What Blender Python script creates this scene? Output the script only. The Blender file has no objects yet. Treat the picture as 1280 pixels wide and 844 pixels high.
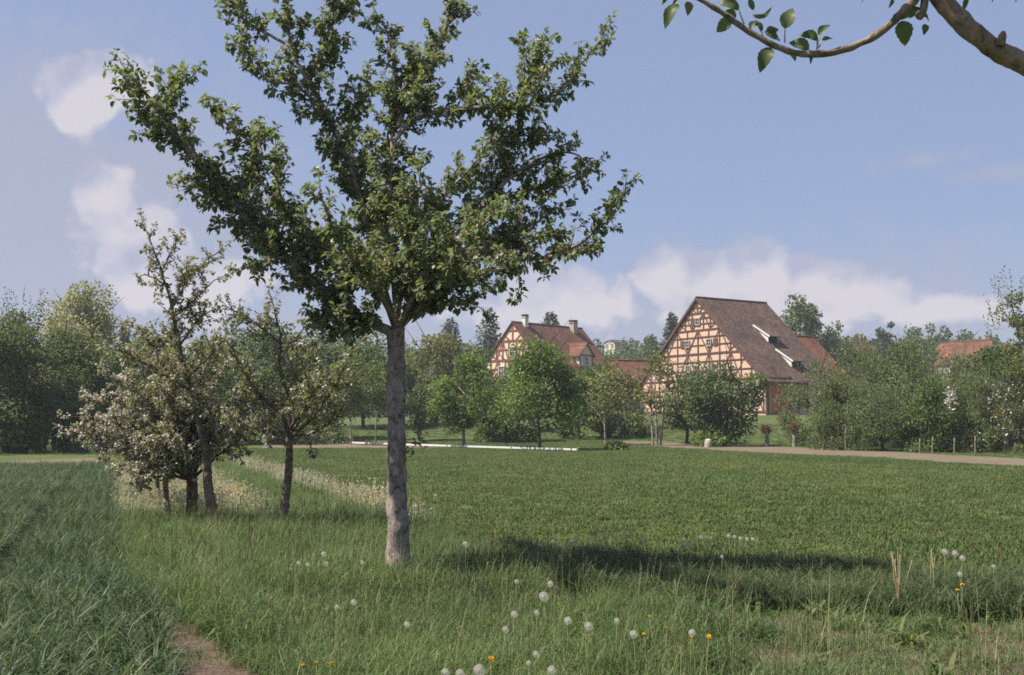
import bpy, math, random
import numpy as np
from mathutils import Vector
R_ = math.radians
scene = bpy.context.scene
COL = scene.collection
rng = np.random.default_rng(7)
random.seed(7)

# ------------------------------------------------------------------ camera
F = 1351.0; EYE = 1.7; PITCH = math.atan(103 / F)
cam_d = bpy.data.cameras.new('camera'); cam = bpy.data.objects.new('camera', cam_d); COL.objects.link(cam)
cam_d.sensor_width = 36; cam_d.lens = F / 1280 * 36; cam_d.clip_start = .05; cam_d.clip_end = 5000
cam.location = (0, 0, EYE); cam.rotation_euler = (math.pi / 2 + PITCH, 0, 0)
scene.camera = cam
CP, SP = math.cos(PITCH), math.sin(PITCH)
def at(px, py, D):
    """world point at depth D seen at photo pixel (px, py)"""
    a = (px - 640) / F; b = (422 - py) / F
    v = (a, CP - b * SP, SP + b * CP)
    return np.array([v[0] / v[1] * D, D, EYE + v[2] / v[1] * D])
def depth(py):
    b = (422 - py) / F
    return -EYE / ((SP + b * CP) / (CP - b * SP))
def sstep(a, b, x):
    t = np.clip((x - a) / (b - a), 0, 1); return t * t * (3 - 2 * t)
def ground_h(x, y):
    x = np.asarray(x, float); y = np.asarray(y, float)
    h = 2.3 * sstep(72, 116, y) + 5.0 * sstep(150, 420, y)
    h = h * (0.55 + 0.45 * sstep(-30, 5, x))
    return h
def gz(x, y): return float(ground_h(x, y))

# ------------------------------------------------------------------ scene helpers
def tag(o, label=None, cat=None, group=None, kind=None):
    if label: o['label'] = label
    if cat: o['category'] = cat
    if group: o['group'] = group
    if kind: o['kind'] = kind
    return o
def empty(name, loc=(0, 0, 0), rz=0.0, label=None, cat=None, group=None):
    o = bpy.data.objects.new(name, None); COL.objects.link(o)
    o.location = [float(v) for v in loc]; o.rotation_euler = (0, 0, rz); o.empty_display_size = .2
    return tag(o, label, cat, group)
class MB:
    def __init__(s): s.v = []; s.q = []; s.t = []; s.n = 0; s.mq = []; s.mt = []
    def add(s, V, Q=None, T=None, m=0):
        V = np.asarray(V, float).reshape(-1, 3); s.v.append(V)
        if Q is not None and len(Q): Q = np.asarray(Q, int).reshape(-1, 4) + s.n; s.q.append(Q); s.mq.append(np.full(len(Q), m))
        if T is not None and len(T): T = np.asarray(T, int).reshape(-1, 3) + s.n; s.t.append(T); s.mt.append(np.full(len(T), m))
        s.n += len(V)
    def box(s, c, d, m=0, ax=None):
        h = np.array(d) / 2.
        V = np.array([[x, y, z] for x in (-1, 1) for y in (-1, 1) for z in (-1, 1)]) * h
        if ax is not None: V = V @ np.asarray(ax, float)
        s.add(V + np.asarray(c, float), [[0, 1, 3, 2], [4, 6, 7, 5], [0, 4, 5, 1], [2, 3, 7, 6], [0, 2, 6, 4], [1, 5, 7, 3]], m=m)
    def tube(s, P, r, sides=8, cap=True, m=0, noise=0.0, seed=0):
        P = np.asarray(P, float); n = len(P); r = np.broadcast_to(np.asarray(r, float), (n,))
        T = np.gradient(P, axis=0); T /= np.linalg.norm(T, axis=1)[:, None] + 1e-9
        up = np.array([0, 0, 1.]) if abs(T[0][2]) < .9 else np.array([1., 0, 0])
        A = np.zeros_like(P); a = np.cross(T[0], up); a /= np.linalg.norm(a)
        for i in range(n):
            a = a - T[i] * (a @ T[i]); a /= np.linalg.norm(a) + 1e-9; A[i] = a
        B = np.cross(T, A); th = np.linspace(0, 2 * np.pi, sides, endpoint=False)
        rr = np.repeat(r[:, None], sides, 1)
        if noise:
            g = np.random.default_rng(seed)
            k = g.normal(0, 1, (n, sides)); k = (k + np.roll(k, 1, 1) + np.roll(k, -1, 1)) / 2
            k[1:-1] = (k[:-2] + k[1:-1] * 2 + k[2:]) / 2.6
            rr = rr * (1 + noise * k)
        V = P[:, None] + rr[..., None] * (np.cos(th)[None, :, None] * A[:, None] + np.sin(th)[None, :, None] * B[:, None])
        i, j = np.meshgrid(np.arange(n - 1), np.arange(sides), indexing='ij'); j2 = (j + 1) % sides
        Q = np.stack([i * sides + j, i * sides + j2, (i + 1) * sides + j2, (i + 1) * sides + j], -1).reshape(-1, 4)
        V = V.reshape(-1, 3); Tr = []
        if cap:
            V = np.vstack([V, P[-1] + T[-1] * r[-1] * .4]); e = len(V) - 1; b = (n - 1) * sides
            Tr = [[b + k, b + (k + 1) % sides, e] for k in range(sides)]
        s.add(V, Q, Tr, m)
    def place(s, TV, TQ, TT, P, D, N, S, m=0):
        P = np.asarray(P, float); n = len(P)
        if n == 0: return
        D = D / (np.linalg.norm(D, axis=1)[:, None] + 1e-9)
        N = N - D * np.sum(N * D, 1)[:, None]; N = N / (np.linalg.norm(N, axis=1)[:, None] + 1e-9)
        X = np.cross(D, N); S = np.asarray(S, float)
        S = np.broadcast_to(S[:, None] if S.ndim == 1 else S, (n, 3))
        TV = np.asarray(TV, float); k = len(TV)
        V = (TV[None, :, 0, None] * S[:, None, 0, None] * X[:, None] + TV[None, :, 1, None] * S[:, None, 1, None] * D[:, None]
             + TV[None, :, 2, None] * S[:, None, 2, None] * N[:, None]) + P[:, None]
        off = (np.arange(n) * k)[:, None, None]
        Q = (np.asarray(TQ, int)[None] + off).reshape(-1, 4) if TQ is not None and len(TQ) else None
        T = (np.asarray(TT, int)[None] + off).reshape(-1, 3) if TT is not None and len(TT) else None
        s.add(V.reshape(-1, 3), Q, T, m)
    def build(s, name, mats, parent=None, smooth=False, link=True):
        me = bpy.data.meshes.new(name)
        V = np.vstack(s.v) if s.v else np.zeros((0, 3))
        Q = np.vstack(s.q) if s.q else np.zeros((0, 4), int); T = np.vstack(s.t) if s.t else np.zeros((0, 3), int)
        me.vertices.add(len(V)); me.vertices.foreach_set('co', V.astype(np.float32).ravel())
        L = np.concatenate([Q.ravel(), T.ravel()]).astype(np.int32)
        me.loops.add(len(L)); me.loops.foreach_set('vertex_index', L)
        me.polygons.add(len(Q) + len(T))
        st = np.concatenate([np.arange(len(Q)) * 4, len(Q) * 4 + np.arange(len(T)) * 3]).astype(np.int32)
        me.polygons.foreach_set('loop_start', st)
        mi = np.concatenate([np.concatenate(s.mq) if s.mq else np.zeros(0), np.concatenate(s.mt) if s.mt else np.zeros(0)]).astype(np.int32)
        me.polygons.foreach_set('material_index', mi)
        me.polygons.foreach_set('use_smooth', np.full(len(mi), smooth))
        me.update(calc_edges=True); me.validate()
        for m in (mats if isinstance(mats, (list, tuple)) else [mats]): me.materials.append(m)
        o = bpy.data.objects.new(name, me)
        if link: COL.objects.link(o)
        if parent: o.parent = parent
        return o
def spline(P, per=6):
    P = np.asarray(P, float); n = len(P)
    Q = np.vstack([2 * P[0] - P[1], P, 2 * P[-1] - P[-2]]); out = []
    for i in range(n - 1):
        p0, p1, p2, p3 = Q[i:i + 4]
        for t in np.linspace(0, 1, per, endpoint=False):
            out.append(.5 * (2 * p1 + (p2 - p0) * t + (2 * p0 - 5 * p1 + 4 * p2 - p3) * t * t + (3 * p1 - p0 - 3 * p2 + p3) * t ** 3))
    out.append(P[-1]); return np.array(out)
def unit(v):
    v = np.asarray(v, float); return v / (np.linalg.norm(v, axis=-1, keepdims=True) + 1e-9)

# ------------------------------------------------------------------ materials
class NT:
    def __init__(s, name):
        s.m = bpy.data.materials.new(name); s.m.use_nodes = True; s.t = s.m.node_tree; s.t.nodes.clear()
        s.out = s.t.nodes.new('ShaderNodeOutputMaterial')
    def n(s, typ, **kw):
        nd = s.t.nodes.new('ShaderNode' + typ)
        for k, v in kw.items():
            if k.startswith('i_'): nd.inputs[k[2:].replace('_', ' ')].default_value = v
            else: setattr(nd, k, v)
        return nd
    def l(s, a, b): s.t.links.new(a, b)
    def ramp(s, fac, stops, interp='LINEAR'):
        r = s.n('ValToRGB'); r.color_ramp.interpolation = interp; e = r.color_ramp.elements
        while len(e) < len(stops): e.new(.5)
        for x, (p, c) in zip(e, stops): x.position = p; x.color = (*c, 1) if len(c) == 3 else c
        s.l(fac, r.inputs[0]); return r.outputs[0]
    def noise(s, scale, detail=4, rough=.6, vec=None, dist=0):
        n = s.n('TexNoise'); n.inputs['Scale'].default_value = scale; n.inputs['Detail'].default_value = detail
        n.inputs['Roughness'].default_value = rough; n.inputs['Distortion'].default_value = dist
        if vec is not None: s.l(vec, n.inputs['Vector'])
        return n.outputs['Fac']
    def pos(s): return s.n('NewGeometry').outputs['Position']
    def objc(s): return s.n('TexCoord').outputs['Object']
    def mix(s, f, a, b, mode='MIX'):
        n = s.n('MixRGB', blend_type=mode)
        for v, i in ((f, 0), (a, 1), (b, 2)):
            if isinstance(v, (int, float)): n.inputs[i].default_value = v
            elif isinstance(v, tuple): n.inputs[i].default_value = (*v, 1)
            else: s.l(v, n.inputs[i])
        return n.outputs[0]
    def math(s, op, a, b=0., c=None):
        n = s.n('Math', operation=op)
        for v, i in ((a, 0), (b, 1), (c, 2)):
            if v is None: continue
            if isinstance(v, (int, float)): n.inputs[i].default_value = v
            else: s.l(v, n.inputs[i])
        return n.outputs[0]
    def mapped(s, vec, sc):
        n = s.n('Mapping'); n.inputs['Scale'].default_value = sc; s.l(vec, n.inputs[0]); return n.outputs[0]
    def bump(s, h, strength=.4, dist=.02):
        b = s.n('Bump'); b.inputs['Strength'].default_value = strength; b.inputs['Distance'].default_value = dist
        s.l(h, b.inputs['Height']); return b.outputs[0]
    def done(s, col, rough=.8, normal=None, spec=.3, trans=0, tcol=None):
        p = s.n('BsdfPrincipled'); p.inputs['Roughness'].default_value = rough; p.inputs['Specular IOR Level'].default_value = spec
        if isinstance(col, tuple): p.inputs['Base Color'].default_value = (*col, 1)
        else: s.l(col, p.inputs['Base Color'])
        if normal is not None: s.l(normal, p.inputs['Normal'])
        sh = p.outputs[0]
        if trans:
            t = s.n('BsdfTranslucent')
            if tcol is None: tcol = col
            if isinstance(tcol, tuple): t.inputs[0].default_value = (*tcol, 1)
            else: s.l(tcol, t.inputs[0])
            mx = s.n('MixShader'); mx.inputs[0].default_value = trans; s.l(sh, mx.inputs[1]); s.l(t.outputs[0], mx.inputs[2]); sh = mx.outputs[0]
        s.l(sh, s.out.inputs[0]); return s.m

def m_leaf(name, cols, under=None, trans=.25, rough=.5, spec=.3, patch=None, tint=(1.2, 1.22, .72)):
    k = NT(name); g = k.n('NewGeometry'); rnd = g.outputs['Random Per Island']
    st = [(i / (len(cols) - 1), c) for i, c in enumerate(cols)]
    c = k.ramp(rnd, st)
    if patch:
        nz = k.noise(patch, 2, .5, k.objc())
        v = k.ramp(nz, [(.35, (.72, .75, .75)), (.65, (1.2, 1.16, 1.1))])
        c = k.mix(1., c, v, 'MULTIPLY')
    top = c
    if under: c = k.mix(g.outputs['Backfacing'], c, k.mix(.6, c, under))
    return k.done(c, rough, spec=spec, trans=trans, tcol=k.mix(1., top, tint, 'MULTIPLY'))
def m_bark(name, c0, c1, c2, scale=14, lichen=None, bump=.6):
    k = NT(name); p = k.objc()
    a = k.noise(scale, 7, .75, k.mapped(p, (1, 1, .6)), .9); b = k.noise(scale * .35, 3, .6, p)
    col = k.ramp(a, [(.36, c0), (.48, c1), (.64, c2)])
    col = k.mix(k.ramp(b, [(.48, (0, 0, 0)), (.6, (.55, .55, .55))]), col, c2)
    if lichen:
        col = k.mix(k.ramp(k.noise(scale * .55, 3, .5, k.mapped(p, (1.3, .8, 1.1))), [(.63, (0, 0, 0)), (.69, (.8, .8, .8))]), col, lichen)
    return k.done(col, .95, k.bump(a, bump, .012), .1)
def m_plain(name, col, var=.15, scale=6, rough=.8, spec=.25, bump=.0):
    k = NT(name); a = k.noise(scale, 5, .65, k.objc())
    c = k.ramp(a, [(.3, tuple(v * (1 - var) for v in col)), (.7, tuple(v * (1 + var) for v in col))])
    return k.done(c, rough, k.bump(a, bump, .02) if bump else None, spec)
def m_tiles(name, ca, cb, cc):
    k = NT(name); tc = k.n('TexCoord'); uv = tc.outputs['Object']
    sep = k.n('SeparateXYZ'); k.l(uv, sep.inputs[0])
    cmb = k.n('CombineXYZ'); k.l(sep.outputs[1], cmb.inputs[0]); k.l(sep.outputs[2], cmb.inputs[1])
    br = k.n('TexBrick'); br.inputs['Scale'].default_value = 1; br.inputs['Brick Width'].default_value = .22; br.inputs['Row Height'].default_value = .16
    br.inputs['Mortar Size'].default_value = .012; br.inputs['Mortar Smooth'].default_value = .4; br.inputs['Bias'].default_value = 0
    br.inputs['Color1'].default_value = (.25, .25, .25, 1); br.inputs['Color2'].default_value = (.85, .85, .85, 1); br.inputs['Mortar'].default_value = (0, 0, 0, 1)
    k.l(cmb.outputs[0], br.inputs['Vector'])
    bw = k.n('RGBToBW'); k.l(br.outputs[0], bw.inputs[0])
    c = k.ramp(bw.outputs[0], [(0., tuple(v * .35 for v in cc)), (.25, ca), (.6, cb), (.9, cc)])
    w = k.noise(.55, 5, .65, uv); c = k.mix(1., c, k.ramp(w, [(.3, (.62, .63, .66)), (.7, (1.25, 1.2, 1.15))]), 'MULTIPLY')
    return k.done(c, .9, k.bump(bw.outputs[0], .6, .03), .15)

M = {}
M['apple_leaf'] = m_leaf('apple_leaf', [(.098, .130, .054), (.132, .172, .070), (.165, .208, .090), (.235, .262, .142)], (.20, .23, .15), .48, .6, .2)
M['apple_leaf_pale'] = m_leaf('apple_leaf_pale', [(.14, .165, .06), (.185, .205, .082), (.235, .235, .105), (.29, .265, .15)], (.2, .21, .14), .42, .65, .15)
M['spent'] = m_leaf('spent_blossom', [(.22, .18, .08), (.30, .25, .14), (.40, .32, .20), (.28, .28, .13), (.36, .17, .08), (.48, .42, .32)], None, .2, .8)
M['petal'] = m_leaf('petal', [(.6, .50, .47), (.68, .63, .57), (.72, .69, .64)], None, .25, .7, tint=(1, .95, .95))
M['bark'] = m_bark('apple_bark', (.05, .038, .031), (.20, .158, .137), (.38, .315, .285), 22, (.40, .29, .15), 1.2)
M['bark_young'] = m_bark('young_bark', (.035, .026, .02), (.115, .085, .063), (.21, .17, .13), 26)
M['bark_red'] = m_bark('red_bark', (.035, .022, .016), (.11, .062, .044), (.2, .13, .095), 16)
M['twig'] = m_bark('twig_bark', (.035, .026, .02), (.075, .056, .043), (.15, .12, .095), 30)
M['branch_smooth'] = m_bark('smooth_branch_bark', (.09, .062, .044), (.20, .145, .105), (.33, .25, .19), 30, (.22, .21, .13), .9)
M['bark_dark'] = m_bark('dark_bark', (.02, .017, .014), (.05, .04, .033), (.09, .075, .06), 5)
M['bark_pale'] = m_bark('pale_bark', (.11, .095, .075), (.22, .19, .155), (.33, .29, .24), 5)
def bgl(name, c, patch=.5, trans=.4):
    M[name] = m_leaf(name, [tuple(v * f * 2.1 * q for v, q in zip(c, (1.06, 1., .95))) for f in (.6, .9, 1.1, 1.5)], None, trans, .6, .2, patch)
bgl('f_dark', (.054, .068, .030)); bgl('f_mid', (.044, .068, .022)); bgl('f_bright', (.066, .098, .029))
bgl('f_olive', (.075, .082, .033)); bgl('f_willow', (.074, .092, .045)); bgl('f_pale', (.125, .13, .06))
bgl('f_conifer', (.03, .04, .028)); bgl('f_birch', (.068, .088, .030)); bgl('f_teal', (.050, .072, .032)); bgl('f_brown', (.085, .062, .032))
M['tile_brown'] = m_tiles('brown_roof_tiles', (.08, .054, .044), (.125, .083, .066), (.18, .12, .095))
M['tile_house'] = m_tiles('reddish_roof_tiles', (.12, .055, .038), (.17, .08, .055), (.22, .11, .075))
M['tile_red'] = m_tiles('red_roof_tiles', (.13, .056, .036), (.18, .078, .05), (.23, .105, .066))
M['plaster_peach'] = m_plain('peach_plaster', (.58, .39, .285), .16, 1.6)
M['plaster_cream'] = m_plain('cream_plaster', (.62, .52, .385), .14, 1.6)
M['plaster_white'] = m_plain('white_plaster', (.6, .57, .53), .1, 1.5)
M['timber'] = m_plain('dark_timber', (.115, .056, .042), .4, 5, .85)
M['timber_red'] = m_plain('red_timber', (.21, .055, .033), .3, 5, .85)
M['door_wood'] = m_plain('rust_red_boards', (.44, .135, .06), .3, 3, .8)
M['wood_grey'] = m_plain('weathered_wood', (.19, .15, .11), .35, 12, .9, bump=.3)
M['white_paint'] = m_plain('white_paint', (.62, .60, .57), .1, 8, .6)
M['frame'] = m_plain('grey_window_frame', (.36, .34, .33), .1, 8)
M['glass'] = NT('window_glass').done((.03, .035, .04), .08, None, .6)
M['dark'] = m_plain('dark_opening', (.015, .012, .01), .2, 3)
M['stone'] = m_plain('pale_stone', (.38, .33, .27), .2, 14, .9, bump=.4)

# ------------------------------------------------------------------ world, sun, view
SUN_AZ, SUN_EL = R_(-98), R_(56)          # azimuth from +Y towards +X: from the left, a little behind the camera
sd = Vector((math.sin(SUN_AZ) * math.cos(SUN_EL), math.cos(SUN_AZ) * math.cos(SUN_EL), math.sin(SUN_EL)))
ld = bpy.data.lights.new('sun', 'SUN'); lo = bpy.data.objects.new('sun', ld); COL.objects.link(lo)
ld.energy = 5.0; ld.angle = R_(.53); ld.color = (1, .94, .84)
lo.rotation_euler = (-sd).to_track_quat('-Z', 'Y').to_euler(); lo.location = (-60, -20, 80)
w = bpy.data.worlds.new('World'); scene.world = w; w.use_nodes = True
class WT(NT):
    def __init__(s, t): s.t = t; t.nodes.clear(); s.out = t.nodes.new('ShaderNodeOutputWorld')
k = WT(w.node_tree)
sky = k.n('TexSky', sky_type='NISHITA'); sky.sun_disc = False; sky.sun_elevation = SUN_EL
sky.sun_rotation = SUN_AZ; sky.altitude = 300; sky.air_density = 1.0; sky.dust_density = 1.6; sky.ozone_density = 1.5
vec = k.n('TexCoord').outputs['Generated']; nv = k.n('VectorMath', operation='NORMALIZE'); k.l(vec, nv.inputs[0]); vec = nv.outputs[0]
sp_ = k.n('SeparateXYZ'); k.l(vec, sp_.inputs[0])
az = k.math('ARCTAN2', sp_.outputs[0], sp_.outputs[1]); el = k.math('ARCSINE', sp_.outputs[2])
cc = k.n('CombineXYZ'); k.l(az, cc.inputs[0]); k.l(el, cc.inputs[1])
def ae(px, py):
    p = at(px, py, 1.); v = p - np.array([0, 0, EYE]); v /= np.linalg.norm(v)
    return math.atan2(v[0], v[1]), math.asin(v[2])
def cloud_field(shift, clouds):
    mp = k.n('Mapping'); mp.inputs['Location'].default_value = (shift[0], shift[1], 0); k.l(cc.outputs[0], mp.inputs[0])
    s2 = k.n('SeparateXYZ'); k.l(mp.outputs[0], s2.inputs[0])
    f = None
    for (px, py, rx, ry, top) in clouds:
        a0, e0 = ae(px, py)
        dx = k.math('MULTIPLY', k.math('SUBTRACT', s2.outputs[0], a0), F / rx)
        dy = k.math('MULTIPLY', k.math('SUBTRACT', s2.outputs[1], e0), F / ry)
        v = k.math('MULTIPLY', k.math('SUBTRACT', 1., k.math('SQRT', k.math('ADD', k.math('MULTIPLY', dx, dx), k.math('MULTIPLY', dy, dy)))), top)
        f = v if f is None else k.math('SMOOTH_MAX', f, v, .15)
    n1 = k.noise(11, 6, .55, mp.outputs[0], .2)
    wv = k.n('TexNoise'); wv.inputs['Scale'].default_value = 30; wv.inputs['Detail'].default_value = 3; k.l(mp.outputs[0], wv.inputs['Vector'])
    ws = k.n('VectorMath', operation='SCALE'); ws.inputs[3].default_value = .022; k.l(wv.outputs['Color'], ws.inputs[0]); wa = k.n('VectorMath', operation='ADD'); k.l(mp.outputs[0], wa.inputs[0]); k.l(ws.outputs[0], wa.inputs[1])
    f = k.math('ADD', f, k.math('MULTIPLY', k.math('SUBTRACT', n1, .5), .75))
    for sc1, am in ((30, .42), (75, .2)):
        vo = k.n('TexVoronoi', feature='SMOOTH_F1', voronoi_dimensions='2D'); vo.inputs['Scale'].default_value = sc1; vo.inputs['Smoothness'].default_value = .35; k.l(wa.outputs[0], vo.inputs['Vector'])
        f = k.math('ADD', f, k.math('MULTIPLY', k.math('SUBTRACT', .38, vo.outputs['Distance']), am))
    return f
hard = [(108, 122, 58, 52, 1.15), (155, 105, 46, 42, 1.05), (132, 250, 44, 52, 1.15), (165, 300, 80, 70, 1.), (190, 350, 60, 50, 1.1), (262, 365, 90, 55, .9),
        (832, 350, 50, 46, 1.2), (900, 354, 58, 50, 1.25), (958, 343, 80, 50, 1.3), (1020, 356, 84, 40, 1.2), (1085, 368, 90, 32, 1.0), (1185, 386, 110, 24, .7), (715, 372, 120, 52, .9), (640, 395, 120, 40, .55), (960, 392, 220, 30, .6)]
soft = [(60, 290, 340, 250, 1.15), (20, 170, 260, 110, .9), (300, 330, 220, 110, .65), (960, 385, 460, 90, .95), (1150, 200, 60, 14, .5), (1245, 217, 55, 15, .6), (300, 480, 800, 150, .9), (1000, 480, 800, 150, .95)]
fh = cloud_field((0, 0), hard); fl = cloud_field((.012, -.018), hard); fs = cloud_field((0, 0), soft)
def ss(x, a, b):
    n = k.n('MapRange', interpolation_type='SMOOTHSTEP'); n.inputs[1].default_value = a; n.inputs[2].default_value = b; k.l(x, n.inputs[0]); return n.outputs[0]
dh = ss(fh, .02, .34); ds = ss(fs, -.25, .75)
relief = k.math('MULTIPLY', k.math('SUBTRACT', fh, fl), .95)
lit = k.math('ADD', k.math('MULTIPLY', ss(fh, .0, .9), .0), k.math('ADD', .62, relief)); lit.node.use_clamp = True
SKYC = dict(tint=(.93, .90, 1.03), flat=(1.72, 2.12, 3.12))
base = k.mix(.72, k.mix(1., sky.outputs[0], SKYC['tint'], 'MULTIPLY'), SKYC['flat'])
ccol = k.ramp(lit, [(.1, (.26, .272, .35)), (.5, (.335, .33, .395)), (.9, (.425, .40, .42))])
sc_ = k.n('VectorMath', operation='SCALE'); sc_.inputs[3].default_value = 10.; k.l(ccol, sc_.inputs[0])
c = k.mix(k.math('MULTIPLY', ds, .78), base, (2.45, 2.55, 3.25))
c = k.mix(k.math('MULTIPLY', dh, .76), c, sc_.outputs[0])
bg = k.n('Background'); bg.inputs[1].default_value = .1; k.l(c, bg.inputs[0]); k.l(bg.outputs[0], k.out.inputs[0])
scene.view_settings.view_transform = 'Standard'; scene.view_settings.look = 'None'
scene.view_settings.gamma = 1; scene.view_settings.use_curve_mapping = False; scene.view_settings.exposure = 0.82
scene.render.engine = 'CYCLES'; cy = scene.cycles
cy.max_bounces = 7; cy.diffuse_bounces = 5; cy.glossy_bounces = 2; cy.transmission_bounces = 3; cy.transparent_max_bounces = 4
cy.use_denoising = False; cy.filter_width = 1.7; cy.sample_clamp_indirect = 4

# ------------------------------------------------------------------ ground zones
def q_of(x, y): return x + .366 * y
def wheat_edge(y): return .45 * sstep(12.5, 8, y) + .05 * np.sin(y * 2.1) + .05 * np.sin(y * 5.3 + 1)
def strip_edge(y): return 4.75 - .376 * y                     # right side of the orchard strip (x)
def band_front(x): return 10.2 - .22 * np.asarray(x) + .12 * np.sin(np.asarray(x) * 3.1)
def band_back(x): return 13.3 - .36 * np.asarray(x) + .15 * np.sin(np.asarray(x) * 2.3)

def m_ground(name, stops, s1, s2, patch=None, bump=.5):
    k = NT(name); p = k.pos(); a = k.noise(s1, 6, .65, p); b = k.noise(s2, 4, .6, k.mapped(p, (1, .35, 1)))
    f = k.math('ADD', k.math('MULTIPLY', a, .55), k.math('MULTIPLY', b, .45))
    c = k.ramp(f, stops)
    if patch:
        d = k.noise(patch[0], 4, .6, p); c = k.mix(k.ramp(d, [(patch[1], (0, 0, 0)), (patch[2], (1, 1, 1))]), c, patch[3])
    return k.done(c, 1., k.bump(a, bump, .05), .05)
M['meadow'] = m_ground('meadow_ground', [(.3, (.052, .068, .024)), (.5, (.078, .10, .034)), (.7, (.11, .12, .048))], 9, .8, (.35, .55, .75, (.085, .085, .038)))
M['soil'] = m_ground('soil_ground', [(.3, (.07, .048, .034)), (.5, (.14, .10, .075)), (.7, (.22, .165, .125))], 22, 3, None, 1)
M['wheat_soil'] = m_ground('wheat_soil_ground', [(.3, (.03, .04, .02)), (.5, (.06, .06, .035)), (.7, (.10, .08, .05))], 22, 3, None, 1)
M['path'] = m_ground('path_ground', [(.3, (.105, .085, .058)), (.5, (.15, .118, .085)), (.7, (.195, .158, .118))], 6, 1., (.6, .58, .75, (.10, .105, .05)))
ys = np.concatenate([np.linspace(-20, 60, 21), np.linspace(64, 120, 29), np.linspace(130, 480, 36), [560, 700, 880]])
xs = np.concatenate([[-800, -600, -450], np.linspace(-300, 300, 61), [450, 600, 800]])
X, Y = np.meshgrid(xs, ys); Z = ground_h(X, Y)
nx = len(xs); i, j = np.meshgrid(np.arange(len(ys) - 1), np.arange(nx - 1), indexing='ij')
g = MB(); g.add(np.stack([X, Y, Z], -1), np.stack([i * nx + j, i * nx + j + 1, (i + 1) * nx + j + 1, (i + 1) * nx + j], -1))
tag(g.build('ground', M['meadow'], smooth=True), kind='structure')
def sheet(name, left, right, mat, dz, cols=4):
    L = np.asarray(left, float); Rr = np.asarray(right, float); n = len(L); t = np.linspace(0, 1, cols + 1)
    P = L[:, None] * (1 - t)[None, :, None] + Rr[:, None] * t[None, :, None]
    z = ground_h(P[..., 0], P[..., 1]) + dz
    V = np.concatenate([P, z[..., None]], -1).reshape(-1, 3); m = cols + 1
    i, j = np.meshgrid(np.arange(n - 1), np.arange(cols), indexing='ij')
    b = MB(); b.add(V, np.stack([i * m + j, i * m + j + 1, (i + 1) * m + j + 1, (i + 1) * m + j], -1))
    return tag(b.build(name, mat, smooth=True), kind='structure')
yy = np.linspace(2, 40, 80)
sheet('wheat_field_soil', np.stack([-30 - .3 * yy, yy], -1), np.stack([-.366 * yy + wheat_edge(yy) + .05, yy], -1), M['wheat_soil'], .004, 3)
# dirt path crossing behind the field: fine edge wiggle
def gpt(px, py): D = depth(py); return np.array([(px - 640) / F * D * 1.0, D])
pl = spline([gpt(760, 554.2), gpt(840, 555), gpt(960, 558.5), gpt(1080, 563.5), gpt(1180, 569), gpt(1290, 575), gpt(1420, 585)], 8)
pr = spline([gpt(775, 555.4), gpt(850, 560.5), gpt(960, 567), gpt(1080, 572), gpt(1180, 578.5), gpt(1290, 585), gpt(1420, 597)], 8)
n_ = len(pl); pl[:, 1] += rng.normal(0, .12, n_); pr[:, 1] += rng.normal(0, .12, n_)
sheet('dirt_path', pl, pr, M['path'], .008, 3)
pl = spline([gpt(-120, 577), gpt(0, 577), gpt(70, 574.5), gpt(140, 572)], 8); pr = spline([gpt(-120, 590), gpt(0, 585), gpt(70, 580.5), gpt(140, 576)], 8)
sheet('farm_track', pl, pr, M['path'], .008, 3)
pl = spline([gpt(330, 555), gpt(400, 555), gpt(480, 555.5), gpt(540, 558)], 8); pr = spline([gpt(330, 561), gpt(400, 560), gpt(480, 560), gpt(545, 559)], 8)
sheet('gravel_track', pl, pr, M['path'], .008, 3)
# bare soil patches in the foreground
a = np.linspace(0, 1, 30); top = band_front(np.linspace(1.2, 8, 30))
sheet('bare_soil', np.stack([np.linspace(1.5, 8, 30), top - .15 + .1 * np.sin(a * 40)], -1), np.stack([np.linspace(2.1, 9, 30), 4.5 + 0 * a], -1), M['soil'], .005, 3)
a = np.linspace(5, 10.5, 40)
sheet('bare_soil', np.stack([-.366 * a + wheat_edge(a) - .25, a], -1), np.stack([-.366 * a + wheat_edge(a) + .1 + .5 * sstep(10.6, 7.5, a) + .12 * np.sin(a * 5), a], -1), M['soil'], .009, 3)

# ------------------------------------------------------------------ grass (stuff, instanced tufts)
def blade_mat(name, cols, trans=.3, patch=None):
    k = NT(name); g = k.n('NewGeometry'); oi = k.n('ObjectInfo')
    c = k.ramp(g.outputs['Random Per Island'], [(i / (len(cols) - 1), c) for i, c in enumerate(cols)])
    c = k.mix(1., c, k.ramp(oi.outputs['Random'], [(0, (.75, .78, .75)), (1, (1.22, 1.18, 1.2))]), 'MULTIPLY')
    nz = k.noise(.9, 3, .6, k.pos()); c = k.mix(1., c, k.ramp(nz, [(.3, (.8, .85, .85)), (.7, (1.18, 1.12, 1.05))]), 'MULTIPLY')
    if patch:
        pz = k.noise(.16, 5, .65, k.mapped(k.pos(), (1, .5, 1)), .8); c = k.mix(1., c, k.ramp(pz, [(.32, (.74, .84, .8)), (.5, (1, 1, 1)), (.68, (1.22, 1.1, 1.05))]), 'MULTIPLY')
    return k.done(c, .6, None, .2, trans, k.mix(1., c, (1.2, 1.25, .7), 'MULTIPLY'))
B_grass = blade_mat('grass_blades', [(.053, .102, .030), (.078, .14, .043), (.106, .17, .057), (.145, .195, .08), (.23, .235, .125)])
B_wheat = blade_mat('wheat_blades', [(.032, .061, .026), (.046, .084, .037), (.072, .112, .051), (.155, .19, .11)])
B_band = blade_mat('rye_blades', [(.045, .072, .03), (.062, .095, .038), (.09, .122, .052), (.14, .158, .075)])
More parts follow.
